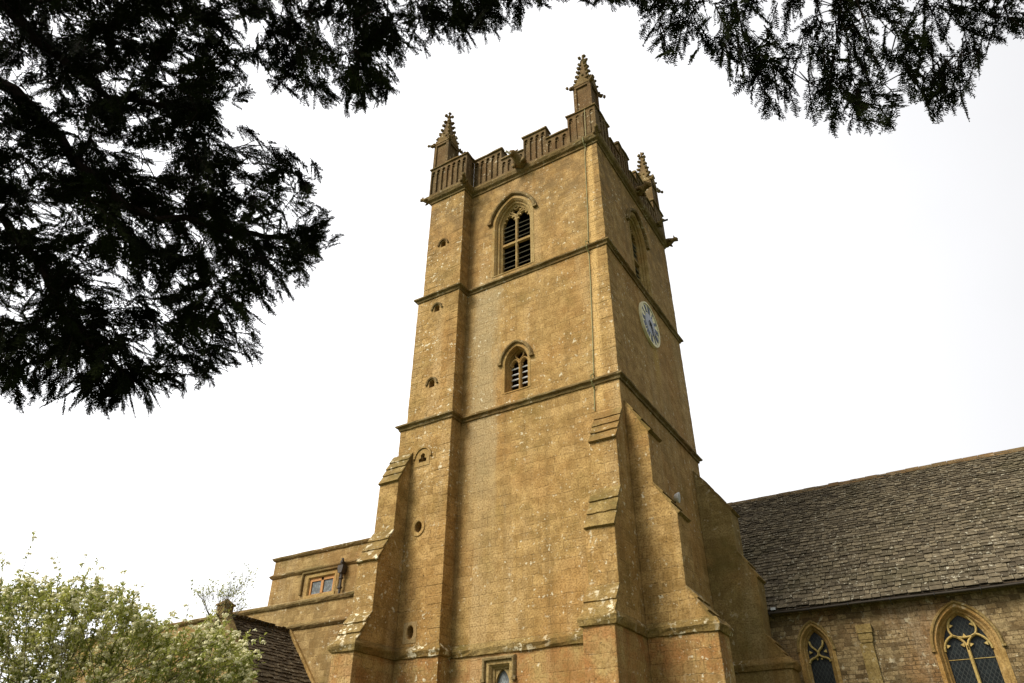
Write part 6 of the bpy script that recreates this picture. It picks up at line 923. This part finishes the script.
TIPS_BUSH = [(-7.05,-11.55,4.35),(-6.75,-11.46,4.36),(-6.16,-11.57,4.32),(-5.29,-11.69,4.26),(-6.27,-11.11,4.58),(-4.49,-11.71,4.31),(-4.7,-11.51,4.33),(-4.03,-11.53,4.25),(-3.26,-11.78,4.07),(-4.46,-10.84,4.47),(-3.62,-11.21,4.25),(-2.72,-11.43,3.95),(-3.03,-11.14,4.05),(-4.25,-10.17,4.18),(-2.57,-10.96,3.73),(-3.39,-10.2,3.87),(-3.47,-9.94,3.82),(-2.25,-10.43,3.6),(-3.61,-9.18,4.04),(-1.56,-10.49,3.53),(-2.33,-9.75,3.75),(-2.51,-9.4,3.63),(-1.53,-10.07,3.34),(-1.52,-10.1,3.11),(-2.5,-9.27,3.1),(-2.6,-9.13,2.89),(-3.2,-8.56,2.79),(-2.98,-8.74,2.65),(-6.42,-11.75,4.26),(-2.64,-10.81,3.15),(-4.9,-10.89,3.41),(-3.78,-8.55,2.92),(-2.9,-9.93,2.51),(-4.19,-11.64,3.81),(-1.71,-10.16,3.37),(-5.2,-9.67,3.57),(-4.69,-11.42,3.26),(-3.85,-9.9,3.66),(-5.43,-11.22,3.04),(-4.38,-11.54,4.33),(-5.26,-11.56,3.6),(-2.56,-10.33,2.68),(-5.82,-10.83,3.81),(-6.25,-10.42,3.31),(-2.65,-9.4,2.53),(-3.46,-9.6,3.25),(-4.8,-11.85,2.87),(-2.73,-9.04,3.45),(-4.74,-10.1,4.02),(-2.31,-10.42,3.55),(-3.73,-9.67,2.69),(-3.55,-10.06,3.06),(-2.86,-9.8,3.01),(-5.95,-9.68,2.92),(-5.32,-11.19,2.51),(-4.75,-9.83,3.63),(-5.57,-11.62,4.29),(-2.5,-10.74,3.7),(-4.74,-10.58,4.11),(-2.0,-10.16,3.37),(-3.88,-11.47,3.77),(-4.62,-10.78,4.2),(-5.08,-11.16,2.79),(-6.33,-10.13,2.88),(-3.9,-9.57,3.72),(-5.2,-12.1,3.74),(-3.3,-10.69,3.01),(-5.02,-10.54,2.98),(-3.45,-10.48,3.74),(-6.27,-11.37,4.12),(-3.31,-9.34,2.7),(-4.74,-9.53,2.75),(-3.33,-10.66,2.57),(-5.12,-11.41,3.99),(-4.19,-11.1,3.69),(-2.0,-9.88,3.11),(-3.35,-11.82,3.83),(-4.88,-10.14,3.1),(-4.5,-9.28,3.01),(-3.76,-11.18,3.16),(-4.04,-10.61,2.49),(-5.09,-10.37,3.81),(-3.14,-11.79,4.02),(-3.08,-9.62,2.85),(-4.9,-11.87,3.23),(-2.99,-11.11,4.05),(-4.83,-11.07,3.82),(-4.62,-12.17,3.34),(-3.28,-11.02,3.17),(-2.89,-9.19,3.85),(-2.4,-9.86,3.2),(-2.02,-10.49,3.62),(-4.35,-11.69,3.52),(-4.26,-10.26,2.78),(-5.19,-9.6,3.09),(-6.84,-10.65,2.93),(-5.56,-11.4,2.64),(-4.15,-11.08,3.44),(-1.9,-10.44,3.19),(-6.42,-11.13,4.26),(-5.55,-11.16,3.25),(-4.78,-12.07,3.08),(-6.04,-10.23,2.65),(-5.43,-11.62,2.61),(-3.32,-9.9,3.28),(-3.37,-8.56,2.59),(-5.52,-10.79,3.05),(-6.56,-11.45,3.5),(-4.21,-10.61,4.28),(-6.81,-11.17,3.83),(-2.02,-10.18,3.71),(-4.5,-9.75,2.92),(-3.9,-11.17,2.65),(-4.14,-11.44,4.2),(-5.32,-11.58,3.79),(-2.98,-10.37,2.45),(-3.67,-8.87,3.1),(-4.47,-10.64,3.34),(-4.23,-10.22,4.03),(-3.9,-10.66,4.0),(-2.44,-10.72,3.25),(-3.8,-10.65,3.11),(-5.48,-10.86,2.64),(-4.39,-11.7,4.08),(-3.9,-9.41,3.15),(-4.88,-9.67,2.89),(-4.16,-11.12,3.02),(-5.24,-9.91,3.8),(-2.91,-9.92,3.33),(-3.35,-9.64,2.9),(-4.88,-10.48,2.56),(-5.2,-11.14,3.48),(-5.69,-10.72,3.57),(-3.98,-11.29,3.52),(-6.69,-11.52,3.76),(-1.91,-9.85,2.59),(-3.86,-11.27,3.85),(-2.61,-9.82,3.1),(-2.87,-10.41,3.12),(-2.7,-9.42,3.4),(-3.98,-10.99,2.74),(-4.09,-11.39,3.45),(-3.8,-11.32,4.34),(-4.52,-11.85,3.3),(-2.76,-10.55,3.61),(-4.44,-10.61,3.5),(-4.42,-10.4,2.82),(-3.31,-8.49,2.8),(-4.99,-10.42,4.61),(-3.87,-10.93,3.72),(-5.6,-10.87,3.92),(-3.5,-11.18,3.99),(-3.8,-8.64,3.28),(-3.06,-10.46,2.87),(-3.9,-10.31,3.65),(-5.15,-11.19,3.06),(-2.26,-9.4,2.88),(-3.6,-10.27,3.04),(-1.95,-10.53,3.33),(-3.5,-8.52,3.2),(-3.01,-10.11,3.39),(-6.2,-11.37,3.86),(-2.36,-9.99,3.63),(-4.56,-12.26,3.81),(-3.85,-11.0,2.92),(-2.09,-9.6,3.55),(-3.66,-12.06,4.11),(-2.92,-9.22,3.0),(-3.27,-9.93,2.9),(-3.85,-10.5,2.58),(-3.66,-8.8,2.71),(-6.32,-10.76,4.04),(-6.35,-10.18,3.14),(-4.28,-11.9,3.7),(-4.59,-12.18,3.98),(-4.79,-11.8,3.02),(-5.98,-10.24,3.42),(-3.01,-10.78,3.89),(-5.37,-10.84,2.86),(-6.16,-11.4,2.81),(-4.31,-10.41,2.66),(-4.51,-11.91,4.09),(-3.24,-10.83,3.99),(-3.91,-9.75,2.77),(-3.37,-11.42,4.08),(-4.32,-9.93,3.33),(-4.85,-10.26,3.24),(-4.89,-10.93,3.17),(-6.21,-11.28,3.57),(-6.86,-10.7,3.1),(-5.47,-12.0,4.18),(-7.12,-11.1,3.19),(-5.65,-12.11,3.92),(-5.03,-11.61,3.16),(-2.55,-10.89,3.68),(-6.01,-11.17,4.57),(-5.11,-11.15,4.29),(-4.16,-11.48,3.19),(-2.2,-10.76,3.62),(-3.63,-11.0,3.86),(-4.09,-9.94,3.59),(-5.96,-10.82,2.69),(-3.57,-10.71,3.56),(-5.55,-9.94,2.65),(-5.5,-11.21,3.46),(-3.39,-9.14,2.88),(-6.47,-10.19,2.77),(-4.26,-10.52,3.79),(-3.24,-9.64,2.74),(-5.47,-10.34,2.63),(-6.92,-10.61,2.72),(-2.56,-9.16,3.25),(-4.09,-11.32,4.08),(-4.64,-11.27,3.95),(-2.83,-9.87,3.17),(-7.0,-10.88,2.94),(-4.86,-12.08,3.71),(-3.35,-11.12,4.23),(-1.85,-9.91,2.73),(-5.57,-10.03,3.29),(-6.24,-10.79,2.96),(-2.79,-9.8,3.94),(-4.67,-10.86,2.86),(-5.98,-11.12,3.81),(-4.4,-10.83,3.84),(-5.72,-12.01,3.75)]
SHOOTS = [(-4.66,-11.75,4.5),(-4.36,-11.92,4.94),(-3.85,-11.09,4.29),(-3.7,-11.28,4.65),(-4.27,-11.35,4.29),(-4.16,-11.6,4.69),(-4.05,-11.31,4.41),(-3.65,-11.48,4.59),(-3.52,-10.89,4.29),(-3.41,-11.01,4.53),(-3.4,-10.73,4.18),(-3.24,-10.77,4.35),(-2.42,-10.52,3.77),(-2.18,-10.74,4.24),(-4.42,-12.04,4.16),(-4.26,-12.23,4.52),(-1.44,-10.33,3.4),(-1.15,-10.27,3.54),(-1.55,-10.27,3.24),(-1.22,-10.09,3.26)]
BARE = [(-8.14,-5.75,4.94),(-8.56,-5.36,4.13)]
# ================================================================== foliage helpers
rng = np.random.default_rng(3)
class Leaves:
    def __init__(s): s.V = []; s.wood = MB()
    def quads(s, P): s.V.append(P.reshape(-1, 3).astype(np.float32))
    def build(s, name, mat, parent):
        V = np.concatenate(s.V); n = len(V)//4
        me = bpy.data.meshes.new(name); me.vertices.add(len(V)); me.vertices.foreach_set('co', V.ravel())
        me.loops.add(n*4); me.loops.foreach_set('vertex_index', np.arange(n*4, dtype=np.int32))
        me.polygons.add(n); me.polygons.foreach_set('loop_start', np.arange(0, n*4, 4, dtype=np.int32))
        me.update(calc_edges=True); me.validate(); me.materials.append(mat)
        o = bpy.data.objects.new(name, me); COL.objects.link(o); attach(o, parent); return o
def unit(v): return v/np.maximum(1e-9, np.linalg.norm(v, axis=-1, keepdims=True))

def spray(L_, a, d, n, ln, needle, wid, gap):
    """flat yew spray: needles in two ranks along a short twig"""
    k = max(4, int(ln/gap)); t = (np.arange(k)+.5)/k
    side = np.cross(d, n); droop = -.10*t[:, None]**2*np.array([0, 0, 1.])*ln
    base = a+d*(t*ln)[:, None]+droop
    for sg in (-1, 1):
        ang = rng.uniform(.75, 1.15, k)[:, None]
        dirv = unit(d*np.cos(ang)+side*sg*np.sin(ang)+n*rng.uniform(-.28, .28, (k, 1)))
        nl = needle*(1-.45*t[:, None])*rng.uniform(.8, 1.15, (k, 1)); wv = unit(np.cross(dirv, n+rng.normal(0, .5, (k, 3))))*wid/2
        p0 = base; p1 = base+dirv*nl
        P = np.stack([p0-wv*.6, p0+wv*.6, p0+dirv*nl*.7+wv, p1], 1)
        L_.quads(P)
    tw = np.stack([a-side*.002, a+side*.002, a+d*ln+droop[-1]+side*.001, a+d*ln+droop[-1]-side*.001])[None]
    L_.quads(tw)

def branchlet(L_, tip, d, ln, nspray, needle, wid, gap, sl=(.10, .19), droop=.25):
    d = unit(np.array(d, float)); base = tip-d*ln+np.array([0, 0, droop*ln*.5])
    n0 = np.array([0, 0, 1.])+rng.normal(0, .35, 3); n0 = unit(n0-d*(n0@d)); side = np.cross(d, n0)
    mid = (base+tip)/2+np.array([0, 0, droop*ln*.25])
    for i in range(nspray):
        t = (i+.7)/nspray; p = base*(1-t)**2+mid*2*t*(1-t)+tip*t*t
        sg = 1 if i % 2 else -1; an = rng.uniform(.5, 1.0)*(1-.5*t)
        dd = unit(d*math.cos(an)+side*sg*math.sin(an)+np.array([0, 0, -rng.uniform(.05, .45)]))
        n = unit(n0+rng.normal(0, .3, 3)); n = unit(n-dd*(n@dd))
        spray(L_, p, dd, n, rng.uniform(*sl)*(1.15-.4*t), needle, wid, gap)
    n = unit(n0-d*(n0@d)); dd = unit(d+np.array([0, 0, -.25])); spray(L_, tip-dd*.06, dd, unit(n-dd*(n@dd)), sl[1], needle, wid, gap)
    pts = [base, mid*.5+base*.25+tip*.25, tip]
    L_.wood.tube([tuple(p) for p in pts], [.004, .003, .0015], 4, False)
    return base

def yew(name, label, trunk, limbs, tipsets, seed_dir, spread=.42):
    root = thing(name, trunk[0], label, 'tree', 'yew trees framing the tower')
    m = MB()
    m.tube([Vector(p) for p in trunk], [.75, .6, .5, .42, .3, .16][:len(trunk)], 14)
    for i in range(5):
        a = i*1.3; p0 = Vector(trunk[0]); m.tube([p0+Vector((math.cos(a)*.85, math.sin(a)*.85, -.1)), p0+Vector((math.cos(a)*.5, math.sin(a)*.5, .5)), p0+Vector((math.cos(a)*.3, math.sin(a)*.3, 1.6))], [.2, .2, .1], 7)
    m.build('trunk', BARK, root, smooth=True)
    P = []
    for lb, r0_ in limbs:
        m = MB(); V = [Vector(q) for q in lb]; S = []
        for i in range(len(V)-1):
            for k in range(4):
                t = k/4; a = V[max(i-1, 0)]; b = V[i]; c = V[i+1]; d = V[min(i+2, len(V)-1)]
                q = .5*((2*b)+(c-a)*t+(2*a-5*b+4*c-d)*t*t+(3*b-a-3*c+d)*t**3); S.append(q+Vector((rnd.gauss(0, .018), rnd.gauss(0, .018), rnd.gauss(0, .018))))
        S.append(V[-1]); n = len(S); m.tube(S, [r0_*(1-.88*i/(n-1))+.006 for i in range(n)], 8); m.build('limb', BARK, root, smooth=True)
        P += [np.array(q) for q in S]
    P = np.array(P); nl = len(P)
    L_ = Leaves(); sd_ = np.array(seed_dir)
    for tips, dens, needle, wid, gap, ln, sl, extra in tipsets:
        T = np.array(tips); order = np.argsort(np.min(np.linalg.norm(T[:, None]-P[None, :nl], axis=2), axis=1))
        for ti in order:
            tp = T[ti]; dist = np.linalg.norm(P-tp, axis=1); j = int(np.argmin(dist+.5*np.maximum(0, (P-tp)@sd_)))
            out = unit(tp-P[j]) if dist[j] > .05 else sd_
            ll = min(ln*rng.uniform(.75, 1.2), .2+dist[j])
            for q in range(12):      # the twig must come from the wood side
                d = unit(out*.35+sd_*.6+rng.normal(0, spread, 3)+np.array([0, 0, -.25]))
                if np.min(np.linalg.norm(P-(tp-d*ll*.8), axis=1)) < max(.08, dist[j]-.45*ll): break
            else: d = out; ll = min(ll, max(.12, dist[j]))
            b = branchlet(L_, tp, d, ll, max(4, int(dens*ll/ln*rng.uniform(.8, 1.2))), needle, wid, gap, sl)
            g = P[j]; mid = (b+g)/2+np.array([0, 0, .03])+rng.normal(0, .03, 3); r = .0022+.003*min(1.5, dist[j])
            L_.wood.tube([tuple(g), tuple(mid), tuple(b)], [r*1.3, r, r*.8], 5, False)
            P = np.vstack([P, mid, b])
            for q in range(extra):
                t2 = tp+(b-tp)*rng.uniform(.1, .9)+rng.normal(0, .06, 3); d2 = unit(d+rng.normal(0, .5, 3)); l2 = ll*.5
                if np.min(np.linalg.norm(P-(t2-d2*l2), axis=1)) > .16: d2 = d
                branchlet(L_, t2, d2, l2, max(4, int(dens*.7)), needle, wid, gap, sl)
    L_.wood.build('twig', BARK, root, fix=False)['kind'] = 'stuff'
    L_.build('crown', YEW, root)

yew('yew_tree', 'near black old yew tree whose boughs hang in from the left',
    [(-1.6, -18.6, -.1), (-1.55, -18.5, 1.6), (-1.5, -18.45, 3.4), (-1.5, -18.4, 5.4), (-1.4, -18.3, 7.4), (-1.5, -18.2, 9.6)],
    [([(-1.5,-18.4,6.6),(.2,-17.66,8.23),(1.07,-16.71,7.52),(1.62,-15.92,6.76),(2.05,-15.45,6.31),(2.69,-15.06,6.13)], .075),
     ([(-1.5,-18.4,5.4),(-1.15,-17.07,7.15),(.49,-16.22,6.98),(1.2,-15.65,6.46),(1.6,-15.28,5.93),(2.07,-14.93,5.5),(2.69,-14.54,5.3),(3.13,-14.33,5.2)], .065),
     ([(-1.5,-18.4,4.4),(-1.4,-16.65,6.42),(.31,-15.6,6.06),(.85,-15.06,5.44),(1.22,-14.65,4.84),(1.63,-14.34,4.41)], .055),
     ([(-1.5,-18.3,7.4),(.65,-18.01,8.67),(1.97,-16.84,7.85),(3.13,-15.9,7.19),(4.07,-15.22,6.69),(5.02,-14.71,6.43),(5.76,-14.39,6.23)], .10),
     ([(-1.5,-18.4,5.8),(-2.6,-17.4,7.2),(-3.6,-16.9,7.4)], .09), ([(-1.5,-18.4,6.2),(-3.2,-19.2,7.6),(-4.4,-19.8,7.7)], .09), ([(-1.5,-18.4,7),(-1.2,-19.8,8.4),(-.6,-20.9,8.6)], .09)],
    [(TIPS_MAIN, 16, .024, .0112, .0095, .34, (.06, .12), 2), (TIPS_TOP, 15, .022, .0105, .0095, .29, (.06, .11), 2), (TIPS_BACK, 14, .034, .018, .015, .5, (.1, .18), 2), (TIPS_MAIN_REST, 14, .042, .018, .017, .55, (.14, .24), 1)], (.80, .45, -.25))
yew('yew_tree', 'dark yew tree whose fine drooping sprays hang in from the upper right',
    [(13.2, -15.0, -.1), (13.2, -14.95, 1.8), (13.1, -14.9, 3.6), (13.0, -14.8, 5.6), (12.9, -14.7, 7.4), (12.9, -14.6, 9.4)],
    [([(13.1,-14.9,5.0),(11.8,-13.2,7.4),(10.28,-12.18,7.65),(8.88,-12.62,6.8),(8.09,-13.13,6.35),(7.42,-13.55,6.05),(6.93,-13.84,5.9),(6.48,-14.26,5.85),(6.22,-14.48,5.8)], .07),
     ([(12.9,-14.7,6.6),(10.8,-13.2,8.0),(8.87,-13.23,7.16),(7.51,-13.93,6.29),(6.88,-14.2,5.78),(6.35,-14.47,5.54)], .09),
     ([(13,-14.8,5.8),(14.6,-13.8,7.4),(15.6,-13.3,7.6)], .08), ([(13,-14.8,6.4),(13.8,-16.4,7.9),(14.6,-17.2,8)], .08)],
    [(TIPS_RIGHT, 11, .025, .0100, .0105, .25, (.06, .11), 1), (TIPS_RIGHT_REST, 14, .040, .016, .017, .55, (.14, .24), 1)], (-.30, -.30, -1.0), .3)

# ================================================================== blossoming bush
def bush():
    root = thing('flowering_bush', (-3.9, -10.9, 0), 'pale green bush covered in cream blossom at the lower left', 'bush')
    lf = Leaves(); fl = Leaves(); wd = MB()
    base = np.array([-3.9, -10.9, 0.])
    for i in range(9):
        a = rng.uniform(0, 6.28); q = base+np.array([math.cos(a)*.3, math.sin(a)*.3, 0]); top = base+np.array([math.cos(a)*1.3, math.sin(a)*1.1, rng.uniform(3.0, 3.9)])
        wd.tube([tuple(q), tuple((q+top)/2+rng.normal(0, .12, 3)), tuple(top)], [.022, .014, .005], 6)
    def leaf_at(p, d, L0, W0):
        n = unit(np.array([0, 0, 1.])+rng.normal(0, .6, 3)); w_ = unit(np.cross(d, n))*W0/2
        lf.quads(np.stack([p, p+d*L0*.45+w_, p+d*L0-np.array([0, 0, L0*.18]), p+d*L0*.45-w_])[None])
    def cluster(c, r):
        k = int(34*(r/.055)**1.3); v = unit(rng.normal(0, 1, (k, 3))); v[:, 2] = np.abs(v[:, 2])*.8-.15
        c2 = c+v*r*rng.uniform(.6, 1.05, (k, 1)); a = unit(np.cross(v, rng.normal(0, 1, (k, 3)))); b = np.cross(v, a); s_ = rng.uniform(.010, .017, (k, 1))
        fl.quads(np.stack([c2-a*s_, c2-b*s_*.8, c2+a*s_, c2+b*s_*.8], 1))
    def shoot(b, t, leaves, flowers, L0=.075):
        d = unit(t-b); ln = np.linalg.norm(t-b); wd.tube([tuple(b), tuple((b+t)/2+rng.normal(0, .015, 3)), tuple(t)], [.004, .0035, .0015], 4, False)
        for i in range(leaves):
            u = rng.uniform(.15, 1.05); p = b+(t-b)*u; dd = unit(d*.6+rng.normal(0, .75, 3)+np.array([0, 0, .15])); leaf_at(p, dd, L0*rng.uniform(.6, 1.25), .026*rng.uniform(.7, 1.2))
        for i in range(flowers):
            u = rng.uniform(.3, 1.05); cluster(b+(t-b)*u+rng.normal(0, .045, 3)+np.array([0, 0, .03]), rng.uniform(.025, .055))
    tall = np.array([-.2, .1, 1.])
    for tp in TIPS_BUSH:
        t = np.array(tp)
        for r in range(6):
            tt = t+rng.normal(0, .085, 3); d = unit(unit(tt-(base+np.array([0, 0, 2.4])))*.8+np.array([0, 0, .5])+rng.normal(0, .3, 3))
            shoot(tt-d*rng.uniform(.25, .45), tt, 27, rng.integers(2, 5), .08)
        if rng.random() < .35:
            a = base+np.array([0, 0, 2.3])+rng.normal(0, .4, 3); wd.tube([tuple(a), tuple((a+t)/2+np.array([0, 0, .15])), tuple(t)], [.008, .006, .003], 4, False)
    for i in range(0, len(SHOOTS), 2):
        b, t = np.array(SHOOTS[i]), np.array(SHOOTS[i+1]); shoot(b-(t-b)*.6, t, 18, 3, .06)
    for i in range(160):      # the unseen lower body
        v = rng.normal(0, 1, 3); v = unit(v); t = base+np.array([0, 0, 1.5])+v*np.array([2.0, 1.7, 1.2])*rng.random()**.4
        if t[2] > 2.75 or t[2] < .25: continue
        shoot(t-unit(v)*.35, t, 12, 2)
    wd.build('stem', TWIG, root, fix=False)
    lf.build('foliage', BUSH, root); fl.build('blossom', BLOSSOM, root)
bush()

# ================================================================== bare twiggy tree by the porch
def bare():
    f = Vector(BARE[0])+Vector((0, 0, .55)); root = thing('bare_tree', (f.x-.1, f.y, 0), 'thin bare twiggy sapling rising behind the bush by the porch finial', 'tree')
    m = MB(); m.tube([(f.x-.1, f.y, -.1), (f.x-.05, f.y+.05, f.z*.5), tuple(f)], [.09, .07, .045], 8); m.build('trunk', TWIG, root)
    t = MB(); lv = Leaves()
    def grow(p, d, ln, r, lev):
        q = p+d*ln; t.tube([p, (p+q)/2+Vector((rnd.gauss(0, .02), rnd.gauss(0, .02), .0)), q], [r, r*.8, r*.55], 4, False)
        if lev == 0:
            for k in range(3):
                c = np.array(q)+rng.normal(0, .03, 3); a = unit(rng.normal(0, 1, 3)); b = unit(np.cross(a, rng.normal(0, 1, 3)))
                if rng.random() < .6: lv.quads(np.stack([c, c+a*.03+b*.014, c+a*.06, c+a*.03-b*.014])[None])
            return
        for k in range(3 if lev > 1 else 4):
            dd = (d+Vector((rnd.gauss(0, .42), rnd.gauss(0, .42), rnd.uniform(-.05, .35)))).normalized()
            grow(p+d*ln*rnd.uniform(.55, 1.0), dd, ln*rnd.uniform(.6, .85), r*.6, lev-1)
    for i in range(11):
        a = i*.9; grow(f-Vector((0, 0, .06*i)), Vector((math.cos(a)*.7, math.sin(a)*.7, .9)).normalized(), .48, .010, 3)
    t.build('branch', TWIG, root, fix=False)['kind'] = 'stuff'; lv.build('bud_leaves', BUSH, root)
bare()
